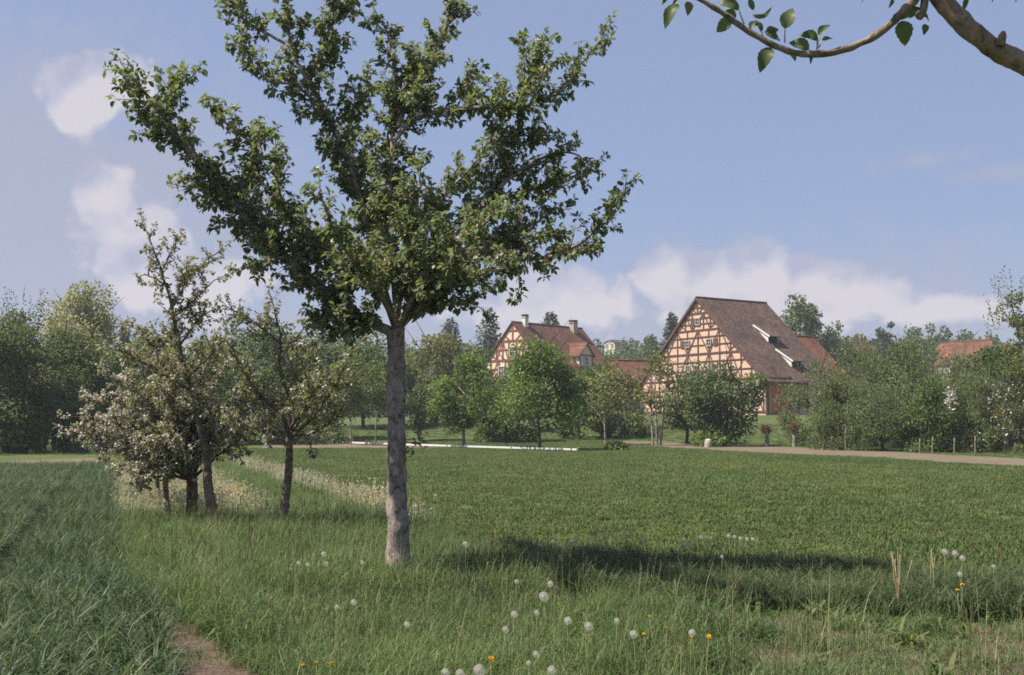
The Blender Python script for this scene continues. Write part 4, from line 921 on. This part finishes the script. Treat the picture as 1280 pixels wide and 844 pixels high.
def lattice(hw, zb, ze, zr, levels, posts, bw=.22, fine=False):
    """levels: z of horizontal rails; posts: u list per level band"""
    sl = (zr - ze) / hw; lim = lambda z: hw if z <= ze else (zr - z) / sl
    S = []
    for z in levels: S.append((-lim(z) + .05, z, lim(z) - .05, z, bw * (1.15 if not fine else 1.)))
    lv = list(levels) + [zr]
    for b_, (z0_, us) in enumerate(zip(lv[:-1], posts)):
        z1 = lv[b_ + 1]; zm = z0_ + (z1 - z0_) * .55
        for u in us:
            top = min(z1, zr - sl * abs(u) if zr - sl * abs(u) > ze or z1 > ze else z1)
            if top - z0_ > .5: S.append((u, z0_ + .1, u, top - .1, bw))
        if z1 - z0_ > 1.5:
            for fz in ((.36, .70) if fine else (.55,)):
                zm = z0_ + (z1 - z0_) * fz; S.append((-lim(zm) + .1, zm, lim(zm) - .1, zm, bw * (.6 if fine else .75)))
        us2 = sorted(us)
        for a_, c_ in zip(us2[:-1], us2[1:]):
            if abs(a_) > lim(z1) - .2 and abs(c_) > lim(z1) - .2: continue
            k_ = (us2.index(a_) + b_) % (2 if fine else 3)
            if c_ - a_ < .8: continue
            if k_ == 0: S.append((a_ + .1, z0_ + .1, c_ - .1, z1 - .15, bw * .8))
            elif k_ == 1: S.append((c_ - .1, z0_ + .1, a_ + .1, z1 - .15, bw * .8))
        # struts parallel to the verge
        for sg in (-1, 1):
            e0, e1 = lim(z0_), lim(z1)
            if z0_ >= ze - .1 and e0 > 1.5:
                S.append((sg * (e0 - 1.9 if e0 > 2.2 else .3), z0_ + .1, sg * max(.1, e0 - .9), min(z1 - .1, z0_ + (e0 - (e0 - .9)) * sl - .1), bw * .75))
        if z1 <= zr: pass
    # verge rafters
    for sg in (-1, 1): S.append((sg * (hw - .1), ze - .05, sg * .1, zr - .25, bw * 1.1))
    return S
ang = math.atan2(-.84, .54); zgb = 2.3
barn = Bld('half_timbered_barn', 872, 371.5, 118, ang, 'large half timbered barn with peach plaster gable and long brown tiled roof', 'barn', zgb)
hw, L = 9.8, 10.3; zr = barn.zr; ze = zr - 9.15
barn.prism(hw, L, ze, M['plaster_peach'])
rf = barn.roof(hw, L, ze + .05, M['tile_brown'], .5)
lv = [.25, ze, ze + 2.9, ze + 5.5, ze + 7.35]
posts = [[-9.6, -8, -6.5, -5, -3.35, -1.7, 0, 1.7, 3.35, 5, 6.5, 8, 9.6], [-8, -6.5, -5, -3.35, -1.7, 0, 1.7, 3.35, 5, 6.5, 8], [-5, -3.35, -1.7, 0, 1.7, 3.35, 5], [-2, -.9, .9, 2], [0]]
barn.beams(lattice(hw, 0, ze, zr - .1, lv, posts, .165, True), M['timber'], barn.o)
for (u, z) in [(0.05, ze + 6.45), (-1.65, ze + 4.05), (1.75, ze + 4.05), (-1.65, ze + 1.3), (2.6, ze + 1.3), (-5, 2.0), (5.6, 2.)]: barn.window(u, z, .75, .8, fm='frame')
for (u, z) in [(-.75, ze + 6.45), (2.75, ze + 4.05), (-2.5, ze + 4.05), (-.2, ze + 1.2)]:
    b = MB(); b.box((u, -.05, z), (.65, .1, .8)); b.build('hatch', M['timber'], barn.o)
b = MB()
for q in range(2):
    for i in range(7): b.box((hw + .06 + .004 * (i % 2), .9 + q * 1.25 + i * .17, 1.9 - .3), (.08, .16, 3.2))
b.build('door', M['door_wood'], barn.o)
b = MB(); b.box((hw + .02, .4, 1.9), (.14, .28, 3.9)); b.box((hw + .02, 3.6, 1.9), (.14, .28, 3.9)); b.box((hw + .025, 2., 3.62), (.16, 3.4, .24)); b.build('door_frame', M['timber'], barn.o)
S = []
for yv in (4.8, 6.2, 7.6, 9, 10.2): S.append((yv, .2, yv, ze - .2, .22))
S += [(3.7, ze - .2, 10.2, ze - .2, .24), (3.7, 1.9, 10.2, 1.9, .18), (4.8, .3, 6.1, ze - .3, .18), (9, .3, 7.7, ze - .3, .18)]
barn.beams(S, M['timber'], barn.o, side=1, X=hw)
sl = (zr - ze) / hw
for (s0, w0, w1) in ((5.1, 3.35, 5.45), (5.35, 6.35, 8.45)):
    sw = 1.5; zt = zr - sl * w0 + .1; zb_ = zr - sl * w1; lift = .85
    b = MB(); x1 = w1 + .35; sl2 = (zt - (zb_ + lift)) / (w1 - w0); zf = zt - sl2 * (x1 - w0)
    b.add([(w0, s0 - .12, zt), (x1, s0 - .12, zf), (x1, s0 + sw + .12, zf), (w0, s0 + sw + .12, zt), (w0, s0 - .12, zt - .1), (x1, s0 - .12, zf - .1), (x1, s0 + sw + .12, zf - .1), (w0, s0 + sw + .12, zt - .1)],
          [[0, 1, 2, 3], [4, 7, 6, 5], [0, 4, 5, 1], [1, 5, 6, 2], [2, 6, 7, 3]]); dm = b.build('dormer', M['tile_brown'], barn.o)
    c_ = MB()
    for yy_ in (s0, s0 + sw - .06): c_.add([(w0 + .1, yy_, zt - .1 - sl2 * .1), (w1, yy_, zb_ + lift - .1), (w1, yy_, zb_ - .1), (w0 + .1, yy_ + .06, zt - .1 - sl2 * .1), (w1, yy_ + .06, zb_ + lift - .1), (w1, yy_ + .06, zb_ - .1)], [[0, 1, 4, 3], [1, 2, 5, 4]], [[0, 2, 1], [3, 4, 5]])
    c_.build('dormer_cheek', M['white_paint'], dm)
    h_ = MB(); h_.box((w1 - .06, s0 + sw / 2, zb_ + lift / 2 - .1), (.05, sw - .14, lift - .05)); h_.build('dormer_opening', M['dark'], dm)
    f_ = MB(); f_.box(((w0 + x1) / 2, s0 - .14, (zt + zf) / 2 - .06), (math.hypot(x1 - w0, zt - zf), .05, .16), ax=[[(x1 - w0) / math.hypot(x1 - w0, zt - zf), 0, (zf - zt) / math.hypot(x1 - w0, zt - zf)], [0, 1, 0], [(zt - zf) / math.hypot(x1 - w0, zt - zf), 0, (x1 - w0) / math.hypot(x1 - w0, zt - zf)]]); f_.build('barge_board', M['white_paint'], dm)
# barge boards of the barn
b = MB()
for sg in (-1, 1):
    e = hw + .5; Lh = math.hypot(e, sl * e); b.box((sg * e / 2, -.27, zr - sl * e / 2 - .14), (Lh, .05, .26), ax=[[sg * e / Lh, 0, -sl * e / Lh], [0, 1, 0], [sl * e / Lh * 1, 0, sg * e / Lh]])
b.build('barge_board', M['timber'], barn.o)
# annexe behind the barn
an = Bld('barn_annexe', 980, 419, 123.4, ang, 'lower red tiled outbuilding joining the far end of the barn', 'outbuilding', zgb)
an.prism(6., 4.2, an.zr - 5.6, M['plaster_peach'], y0=.4); an.roof(6., 4.2, an.zr - 5.55, M['tile_red'], .4, y0=.4)
d_ = MB(); d_.box((6.05, 2.4, 1.2), (.12, 1.6, 2.4)); d_.build('door', M['door_wood'], an.o)
# farmhouse
ang2 = math.atan2(-.68, .733); zgh = 2.4
hs = Bld('half_timbered_farmhouse', 641, 402, 150, ang2, 'half timbered farmhouse with cream gable, reddish roof and two chimneys', 'house', zgh)
hw, L = 7.6, 15.; zr = hs.zr; ze = zr - 8.1
hs.prism(hw, L, ze, M['plaster_cream']); hs.roof(hw, L, ze + .05, M['tile_house'], .45)
lv = [.3, ze - 2.3 if ze > 3.5 else 2.2, ze + .05, ze + 2.75, ze + 5.4]
posts = [[-7.4, -5.6, -3.8, -2, 0, 2, 3.8, 5.6, 7.4], [-7.4, -5.6, -3.8, -2, 0, 2, 3.8, 5.6, 7.4], [-5.6, -4.2, -2.8, -1.4, 0, 1.4, 2.8, 4.2, 5.6], [-3.1, -1.9, -.75, .75, 1.9, 3.1], [0]]
hs.beams(lattice(hw, 0, ze, zr - .1, lv, posts, .24), M['timber_red'], hs.o)
for (u, z, w_, h) in [(0, ze + 3.9, 1.15, 1.35), (-2.1, ze + 1.3, 1.1, 1.3), (2.1, ze + 1.3, 1.1, 1.3), (-4.6, ze - 1.2, 1.1, 1.3), (0, ze - 1.2, 1.1, 1.3), (4.6, ze - 1.2, 1.1, 1.3), (3, 1.6, 1.1, 1.3)]: hs.window(u, z, w_, h)
sl = (zr - ze) / hw
def chimney(s_, w_, base_mat, h, wd):
    b = MB(); z = zr - sl * abs(w_); b.box((w_, s_, z + h / 2 - .4), (wd, wd, h + .8)); b.box((w_, s_, z + h + .04), (wd * 1.2, wd * 1.2, .12)); c_ = b.build('chimney', M[base_mat], hs.o)
    t = MB(); 
    for q in (-1, 1): t.box((w_ + q * wd * .4, s_, z + h + .22), (.14, wd, .24))
    t.box((w_, s_, z + h + .39), (wd * 1.1, wd * 1.1, .1)); t.build('chimney_cap', M['timber'], c_)
chimney(2.2, .3, 'plaster_white', 1.0, .7); chimney(12.6, .5, 'stone', 1.1, .9)
# cross dormer with its own red roof
b = MB(); y0, y1 = 7.6, 10.6; x0, x1 = 2.6, 5.7; zt = zr - sl * 2.6; zd = zt - .1
zw = zr - sl * x1 - .6; b.add([(x0, y0, zw), (x1, y0, zw), (x1, y1, zw), (x0, y1, zw), (x0, y0, zd - 1.6), (x1, y0, zd - 1.6), (x1, y1, zd - 1.6), (x0, y1, zd - 1.6), (x1, (y0 + y1) / 2, zd)],
      [[0, 1, 5, 4], [1, 2, 6, 5], [2, 3, 7, 6]], [[5, 6, 8]]); xd = b.build('cross_wing', M['plaster_cream'], hs.o)
b = MB(); ym = (y0 + y1) / 2
for sg in (-1, 1):
    yo = ym + sg * (ym - y0 + .35); zo = zd - 1.6 - .35
    b.add([(x0 - .2, ym, zd + .12), (x1 + .3, ym, zd + .12), (x1 + .3, yo, zo + .12), (x0 + 1, yo, zo + .12), (x0 - .2, ym, zd + .02), (x1 + .3, ym, zd + .02), (x1 + .3, yo, zo), (x0 + 1, yo, zo)], [[0, 1, 2, 3], [4, 5, 6, 7], [1, 5, 6, 2], [3, 2, 6, 7]])
b.build('wing_roof', M['tile_house'], xd)
hs.window((y0 + y1) / 2, zd - 2.5, .9, 1.3, side=1, X=x1)
hs.beams([(y0 + .1, zw + .1, y0 + .1, zd - 1.8, .2), (y1 - .1, zw + .1, y1 - .1, zd - 1.8, .2), (y0 + .2, zd - 1.7, y1 - .2, zd - 1.7, .2), (y0 + .2, zd - 3.4, y1 - .2, zd - 3.4, .18)], M['timber_red'], xd, side=1, X=x1)
# other buildings, far
def cottage(name, px, py, D, hw, L, drop, wall, roofm, ang_, label, wins=True, zg=None, chim=False):
    x = (px - 640) / F * D; zg = gz(x, D) if zg is None else zg
    c_ = Bld(name, px, py, D, ang_, label, 'house', zg); ze = max(1.5, c_.zr - drop)
    c_.prism(hw, L, ze, M[wall]); c_.roof(hw, L, ze + .05, M[roofm], .35)
    if wins:
        for u in (-hw * .5, hw * .5): c_.window(u, ze - .9, .9, 1.1)
        c_.window(0, ze + drop * .35, .8, 1.0)
        for s_ in (L * .25, L * .6): c_.window(s_, ze - 1., .9, 1.1, side=1, X=hw)
    d_ = MB(); d_.box((hw + .05, L * .42, 1.), (.1, 1., 2.)); d_.build('door', M['timber'], c_.o)
    if chim: b = MB(); b.box((.8, L * .5, c_.zr - .2), (.6, .6, 1.2)); b.build('chimney', M['plaster_white'], c_.o)
cottage('tiled_outbuilding', 762, 450, 130, 4.6, 6., 4.6, 'plaster_peach', 'tile_red', math.atan2(-.95, .3), 'low building with an orange tiled roof behind the trees left of the barn')
cottage('farmhouse', 1237, 423.5, 200, 5, 13., 4.2, 'plaster_white', 'tile_red', R_(18), 'house with white gable and red roof beyond the right hedge')
cottage('farmhouse', 1188, 427, 190, 4.6, 6.5, 4., 'plaster_cream', 'tile_house', R_(-112), 'house with long dull red roof left of the white gable')
cottage('farmhouse', -8, 446, 150, 5, 11., 4.4, 'plaster_cream', 'tile_red', R_(-40), 'red roofed house at the left edge behind the dark trees')
cottage('pale_building', 762, 425, 300, 2.0, 4., .7, 'plaster_cream', 'tile_brown', R_(-50), 'pale building on the horizon between farmhouse and barn')

hz = MB(); hz.box((0, 405, 13.5), (1620, 960, 29)); hk = NT('haze_air')
pv = hk.n('VolumePrincipled'); pv.inputs['Color'].default_value = (.86, .9, 1, 1); pv.inputs['Density'].default_value = .00042; pv.inputs['Anisotropy'].default_value = .2; hk.l(pv.outputs[0], hk.out.inputs[1])  # thin haze fading the far trees, also added to lift their dark shadows
tag(hz.build('haze', hk.m), 'thin pale summer haze over the fields', 'haze', kind='stuff'); cy.volume_bounces = 1; cy.volume_max_steps = 32
# ------------------------------------------------------------------ small things on the meadow
def g_at(px, D): x = (px - 640) / F * D; return np.array([x, D, gz(x, D)])
rail_px = [(330, 551.5), (372, 553), (398, 554.2), (420, 554.8), (480, 557), (560, 560), (640, 562.6), (722, 565)]
ro = empty('white_barrier', np.append(gpt(560, 560), 0), 0, 'long low white rail lying along the edge of the far meadow', 'barrier'); RB = np.append(gpt(560, 560), 0)
pts = [np.append(gpt(a, b), 0) for a, b in rail_px]
for a, b in zip(pts[:-1], pts[1:]):
    d = b - a; Ln = np.linalg.norm(d); u_ = d / Ln; m = MB(); m.box((a + b) / 2 - RB + [0, 0, .13], (Ln - .06, .12, .10), ax=[u_, [-u_[1], u_[0], 0], [0, 0, 1]]); m.build('rail', M['white_paint'], ro)
for a in pts: m = MB(); m.tube([a - RB + [0, 0, -.1], a - RB + [0, 0, .2]], [.09, .08], 8); m.build('post', M['wood_grey'], ro)
for px, D, h, lab in [(1055, 60, 1.25, 'thin wooden stake before the willow beside the barn'), (1147, 55, .75, 'short wooden stake under the middle of the hedge'), (1163, 54.5, .85, 'grey wooden stake right of the short stake under the hedge'), (1190, 54, .8, 'wooden stake below the white mark in the hedge'), (1216, 53, .9, 'last wooden stake under the right end of the hedge')]:
    p = g_at(px, D); o = empty('wooden_stake', p, 0, lab, 'stake', 'stakes along the hedge'); m = MB(); m.tube([(0, 0, -.2), (.01, 0, h * .5), (.03, 0, h)], [.042, .038, .036], 8, noise=.05); m.build('post', M['wood_grey'], o, True)
    m = MB(); m.tube([(.02, 0, h * .72), (.022, 0, h * .76)], [.06, .06], 8, False); m.build('binding', M['twig'], o)
def pollard(px, D, h, lab, dark=True, seed=1):
    p = g_at(px, D); g = np.random.default_rng(seed); o = empty('pollard_stump', p, 0, lab, 'pollard', 'small pollards by the barn'); m = MB(); m.tube([(0, 0, -.2), (.03, 0, h * .5), (-.02, 0, h)], [.16, .12, .13], 10, noise=.06, seed=seed); m.build('trunk', M['bark_pale'], o, True)
    P = np.array([0, 0, h + .15]) + unit(g.normal(0, 1, (420, 3))) * g.uniform(.05, .36, (420, 1)); m = MB(); m.place(DIA_V, DIA_Q, None, P, unit(g.normal(0, 1, (420, 3)) + [0, 0, .5]), unit(g.normal(0, 1, (420, 3))), g.uniform(.08, .16, 420)); m.build('crown', M['f_brown'], o)
pollard(957, 70, .95, 'thick pollard stump with a dark twiggy head below the barn door', True, 1); pollard(991, 69, 1.05, 'thinner pollard stump right of the thick one below the barn', True, 2)
for px, D, lab in [(1030, 62, 'slanting bare trunk at the foot of the willow beside the barn')]:
    p = g_at(px, D); o = empty('willow_stump', p, 0, lab, 'tree stump'); m = MB(); m.tube([(-.2, 0, -.2), (-.08, 0, .35), (.1, 0, .75), (.18, 0, 1.1)], [.12, .10, .09, .06], 10, noise=.06); m.build('trunk', M['wood_grey'], o, True); m = MB(); m.tube([(.05, 0, .6), (-.02, 0, .9), (-.03, 0, 1.15)], [.05, .04, .02], 7); m.build('limb', M['wood_grey'], o, True)
m = MB(); m.tube([(0, 0, -.1), (0, 0, .2), (.01, 0, .42), (.01, 0, .48)], [.26, .25, .24, .17], 12, noise=.04); so = m.build('boundary_stone', M['stone'], smooth=True); so.location = g_at(884, 68); tag(so, 'stubby pale boundary stone in front of the dense round tree', 'stone')
m = MB(); m.tube([(0, 0, -.1), (0, 0, .3), (.02, 0, .5)], [.2, .2, .14], 10, noise=.08); so = m.build('field_stone', M['stone'], smooth=True); so.location = g_at(439, 76); tag(so, 'pale stone at the foot of the young birch behind the barrier', 'stone')
# white blossom column in the hedge
g = np.random.default_rng(8); o = empty('blossom_shrub', g_at(1187, 56.5), 0, 'narrow shrub covered in white blossom in the right hedge', 'bush'); b0 = np.array(o.location)
m = MB(); n = 150; P = np.stack([g.normal(0, .14, n), g.normal(0, .1, n), g.uniform(2.0, 3.4, n)], -1); m.place(STAR_V, STAR_Q, None, P, unit(g.normal(0, 1, (n, 3))), unit(g.normal(0, .6, (n, 3)) + [-.3, -1, .3]), g.uniform(.07, .15, n)); m.build('blossom', M['petal'], o)
m = MB(); m.tube([(0, 0, -.1), (.05, .1, 1.5), (0, .05, 3.5)], [.06, .04, .02], 6); m.build('trunk', M['bark_dark'], o, True)
g = np.random.default_rng(18); o = empty('blossom_shrub', g_at(1258, 53.5), 0, 'loose shrub flecked with pale blossom at the right end of the hedge', 'bush')
m = MB(); n = 110; P = np.stack([g.normal(0, .7, n), g.normal(0, .3, n), g.uniform(.6, 3.6, n)], -1); m.place(STAR_V, STAR_Q, None, P, unit(g.normal(0, 1, (n, 3))), unit(g.normal(0, .6, (n, 3)) + [-.3, -1, .3]), g.uniform(.05, .11, n)); m.build('blossom', M['petal'], o)
m = MB(); 
for a in range(7): m.tube([(g.normal(0, .1), 0, -.1), (g.normal(0, .4), g.normal(0, .2), 1.8), (g.normal(0, .8), g.normal(0, .3), 3.6)], [.03, .02, .01], 5)
m.build('stems', M['bark_dark'], o, True)

# ------------------------------------------------------------------ dandelions
seed_m = m_leaf('seed_fluff', [(.55, .51, .45), (.68, .64, .58), (.78, .75, .7)], None, .4, .9, tint=(1, 1, 1)); core_m = m_plain('seed_core', (.45, .36, .25), .2); stem_m = m_plain('flower_stem', (.16, .17, .07), .25, 20); yel_m = m_leaf('yellow_ray', [(.75, .46, .015), (.82, .55, .02), (.8, .42, .01)], None, .2, .8, tint=(1, .9, .5))
def clock_mesh(seed, r=.034):
    g = np.random.default_rng(seed); n = 110; i = np.arange(n); ph = np.arccos(1 - 2 * (i + .5) / n); th = i * 2.39996
    v = np.stack([np.sin(ph) * np.cos(th), np.sin(ph) * np.sin(th), np.cos(ph)], -1); m = MB()
    t1 = unit(np.cross(v, g.normal(0, 1, (n, 3))))
    for q in range(3):
        a_ = q * 1.047; tq = t1 * math.cos(a_) + np.cross(v, t1) * math.sin(a_)
        m.place((DIA_V - [0, .5, 0]) * [.16, 1, 1], DIA_Q, None, v * r * g.uniform(.86, 1, (n, 1)), tq, v, np.full(n, r * .40))
    m.place(DIA_V * [.05, 1, 1], DIA_Q, None, v * r * .1, v, t1, np.full(n, r * .8))
    h = MB(); h.tube([(0, 0, -r * .25), (0, 0, 0), (0, 0, r * .2)], [r * .12, r * .28, r * .15], 8)
    return m, h
def yellow_mesh(r=.022):
    m = MB(); P, D_, N, S = [], [], [], []
    for ring, (cnt, el_, ll) in enumerate(((22, .15, 1.), (18, .45, .85), (12, .9, .6))):
        for i in range(cnt):
            a = i * 6.283 / cnt + ring * .2; P.append((0, 0, .002 * ring)); D_.append((math.cos(a), math.sin(a), el_)); N.append((0, 0, 1)); S.append((r * .45, r * ll, r))
    m.place(DIA_V, DIA_Q, None, np.array(P, float), unit(np.array(D_)), np.array(N, float), np.array(S)); return m
stem_cache = {}
def flower(kind, px, py, D, label, group, sc=1.):
    Dn = min(D, 1.35 * F / (py - 525)); sc *= Dn / D; D = Dn
    p = at(px, py, D); h = max(.12, p[2]); base = np.array([p[0], p[1], 0]); 
    nm = 'dandelion_clock' if kind == 'clock' else 'dandelion_flower'
    o = empty(nm, base, rng.uniform(0, 6.28), label, 'flower', group)
    key = (kind, int(rng.integers(0, 3)))
    if key not in stem_cache:
        if kind == 'clock':
            m, hcore = clock_mesh(key[1]); a = m.build('seed_head', seed_m, None, link=False).data; b = hcore.build('core', core_m, None, link=False, smooth=True).data
        else: a = yellow_mesh().build('flower_head', yel_m, None, link=False).data; b = None
        stem_cache[key] = (a, b)
    a, b = stem_cache[key]
    hd = bpy.data.objects.new('seed_head' if kind == 'clock' else 'flower_head', a); COL.objects.link(hd); hd.parent = o; hd.location = (0, 0, h); hd.scale = (sc * .88,) * 3
    hd.rotation_euler = (rng.normal(0, .3), rng.normal(0, .3), 0) if kind == 'clock' else (rng.uniform(.1, .6), 0, rng.uniform(0, 6))
    if b: c_ = bpy.data.objects.new('core', b); COL.objects.link(c_); c_.parent = hd
    s = MB(); s.tube([(rng.normal(0, .02), rng.normal(0, .02), -.01), (rng.normal(0, .012), rng.normal(0, .012), h * .5), (0, 0, h - .006)], [.003, .003, .0026], 6); s.build('stem', stem_m, o, True)
fl = [
 (680, 746, 8.3, 1.3, 'biggest bright dandelion clock right of the near trunk'), (688, 730, 8.6, .9, 'dandelion clock just above the biggest bright one'), (643, 768, 8.0, .9, 'dandelion clock left below the biggest bright one'),
 (632, 787, 7.8, .85, 'dim dandelion clock lowest left of the biggest bright one'), (671, 766, 8.0, .7, 'small dandelion clock right beneath the biggest bright one'), (710, 776, 7.8, 1., 'dandelion clock alone between the biggest one and the pair of buds'),
 (736, 783, 7.7, 1.05, 'dandelion clock right of the lone middle clock'), (792, 793, 7.5, 1., 'dandelion clock beside the yellow flower at the lower right'), (771, 776, 7.9, .7, 'small pale dandelion clock above the yellow flower at lower right'),
 (670, 818, 7.1, .8, 'faint dandelion clock near the bottom edge right of the yellow pair'), (599, 838, 6.8, 1.25, 'large dandelion clock at the bottom edge below the tall yellow flower'), (575, 842, 6.9, .95, 'middle dandelion clock of the three at the bottom edge'),
 (557, 841, 7.0, .95, 'left dandelion clock of the three at the bottom edge'), (690, 838, 6.9, 1., 'bright dandelion clock at the bottom edge right of the large one'), (661, 829, 7.2, .6, 'tiny white dandelion clock near the bottom edge'),
 (509, 781, 7.9, .8, 'dandelion clock below the foot of the near trunk'), (442, 753, 8.5, .8, 'dandelion clock lower left of the near trunk'), (421, 759, 8.5, .6, 'ragged small dandelion clock left of a rounder one'),
 (582, 680, 10.6, .9, 'single dandelion clock against the dark grass right of the trunk'), (646, 727, 9.2, .7, 'half blown dandelion clock above the biggest one'), (373, 704, 10.4, .7, 'left dandelion clock of the small patch left of the trunk'),
 (385, 706, 10.4, .7, 'middle dandelion clock of the small patch left of the trunk'), (405, 693, 10.6, .9, 'highest dandelion clock of the small patch left of the trunk'), (408, 705, 10.3, .8, 'right dandelion clock of the small patch left of the trunk'), (453, 703, 10.3, .7, 'dim dandelion clock between small patch and near trunk'),
 (1181, 690, 9.8, 1., 'left dandelion clock of the cluster at the right edge of the field'), (1194, 692, 9.8, 1., 'middle dandelion clock of the cluster at the right edge of the field'), (1203, 698, 9.7, .9, 'right dandelion clock of the cluster at the right edge of the field'), (1200, 718, 9.5, .8, 'dandelion clock above the two yellow flowers at the right'), (1242, 708, 9.7, .6, 'small dandelion clock near the right edge of the picture'), (865, 791, 7.8, .9, 'grey dandelion clock above the bright yellow flower at lower right')]
for px, py, D, s, lab in fl: flower('clock', px, py, D, lab, 'dandelion clocks', s)
for px, py in [(676, 682), (693, 677), (715, 676), (720, 670), (742, 672), (757, 670), (765, 668), (775, 667), (784, 671), (800, 672), (802, 675)]:
    flower('clock', px + rng.normal(0, 1), py, 14.2, 'little dandelion clock in the left part of the row along the blue green grass', 'row of dandelion clocks behind the grass band', .85)
for px, py in [(856, 681), (862, 680), (868, 679), (854, 674), (876, 672), (890, 673), (912, 670), (918, 671), (925, 673), (933, 674), (940, 674), (902, 696), (900, 683)]:
    flower('clock', px + rng.normal(0, 1), py, 14.6, 'little dandelion clock in the right part of the row along the blue green grass', 'row of dandelion clocks behind the grass band', .9)
for px, py, D, s, lab in [(379, 832, 7.0, 1., 'left yellow dandelion of three at the bottom edge'), (396, 829, 7.05, 1., 'middle yellow dandelion of three at the bottom edge'), (414, 830, 7.05, 1., 'right yellow dandelion of three at the bottom edge'),
    (614, 824, 7.0, 1.3, 'yellow dandelion above the large clock at the bottom edge'), (812, 771, 7.9, .8, 'orange yellow dandelion highest in the lower right grass'), (805, 793, 7.5, .8, 'yellow dandelion beside a clock at the lower right'), (886, 796, 7.5, 1.1, 'bright yellow dandelion at the lower right'),
    (864, 797, 7.5, .8, 'dull yellow dandelion left of the bright one at lower right'), (834, 785, 7.7, .9, 'pale yellow dandelion in the middle of the lower right grass'), (1197, 738, 9.2, 1.1, 'lower yellow dandelion of the pair near the right edge'), (1203, 731, 9.25, 1., 'upper yellow dandelion of the pair near the right edge')]:
    flower('yellow', px, py, D, lab, 'yellow dandelions', s)
# dry stalks
def stalks(px, top, D, n, spread, label, seed):
    g = np.random.default_rng(seed); b = at(px, 700, D); o = empty('dry_stalks', (b[0], D, 0), 0, label, 'dry plant'); h = at(px, top, D)[2]; m = MB(); hd = MB()
    for _ in range(n):
        dx = g.normal(0, spread); hh = h * g.uniform(.75, 1.02); T = np.array([(g.normal(0, .02), 0, -.02), (dx * .4, g.normal(0, .02), hh * .5), (dx, g.normal(0, .03), hh)]); m.tube(T, [.004, .0035, .002], 5); hd.tube(T[1:] * [1, 1, 1] if False else np.array([T[2] - [0, 0, .05], T[2] - [0, 0, .02], T[2]]), [.003, .006, .002], 5)
    m.build('stem', m_plain('straw', (.36, .28, .15), .2), o, True); hd.build('seed_head', M['spent'], o, True)
stalks(1122, 684, 9.6, 7, .06, 'bundle of dry yellow stalks standing in the right grass', 3); stalks(1165, 684, 9.9, 3, .04, 'few pale dry stalks right of the yellow bundle', 4)
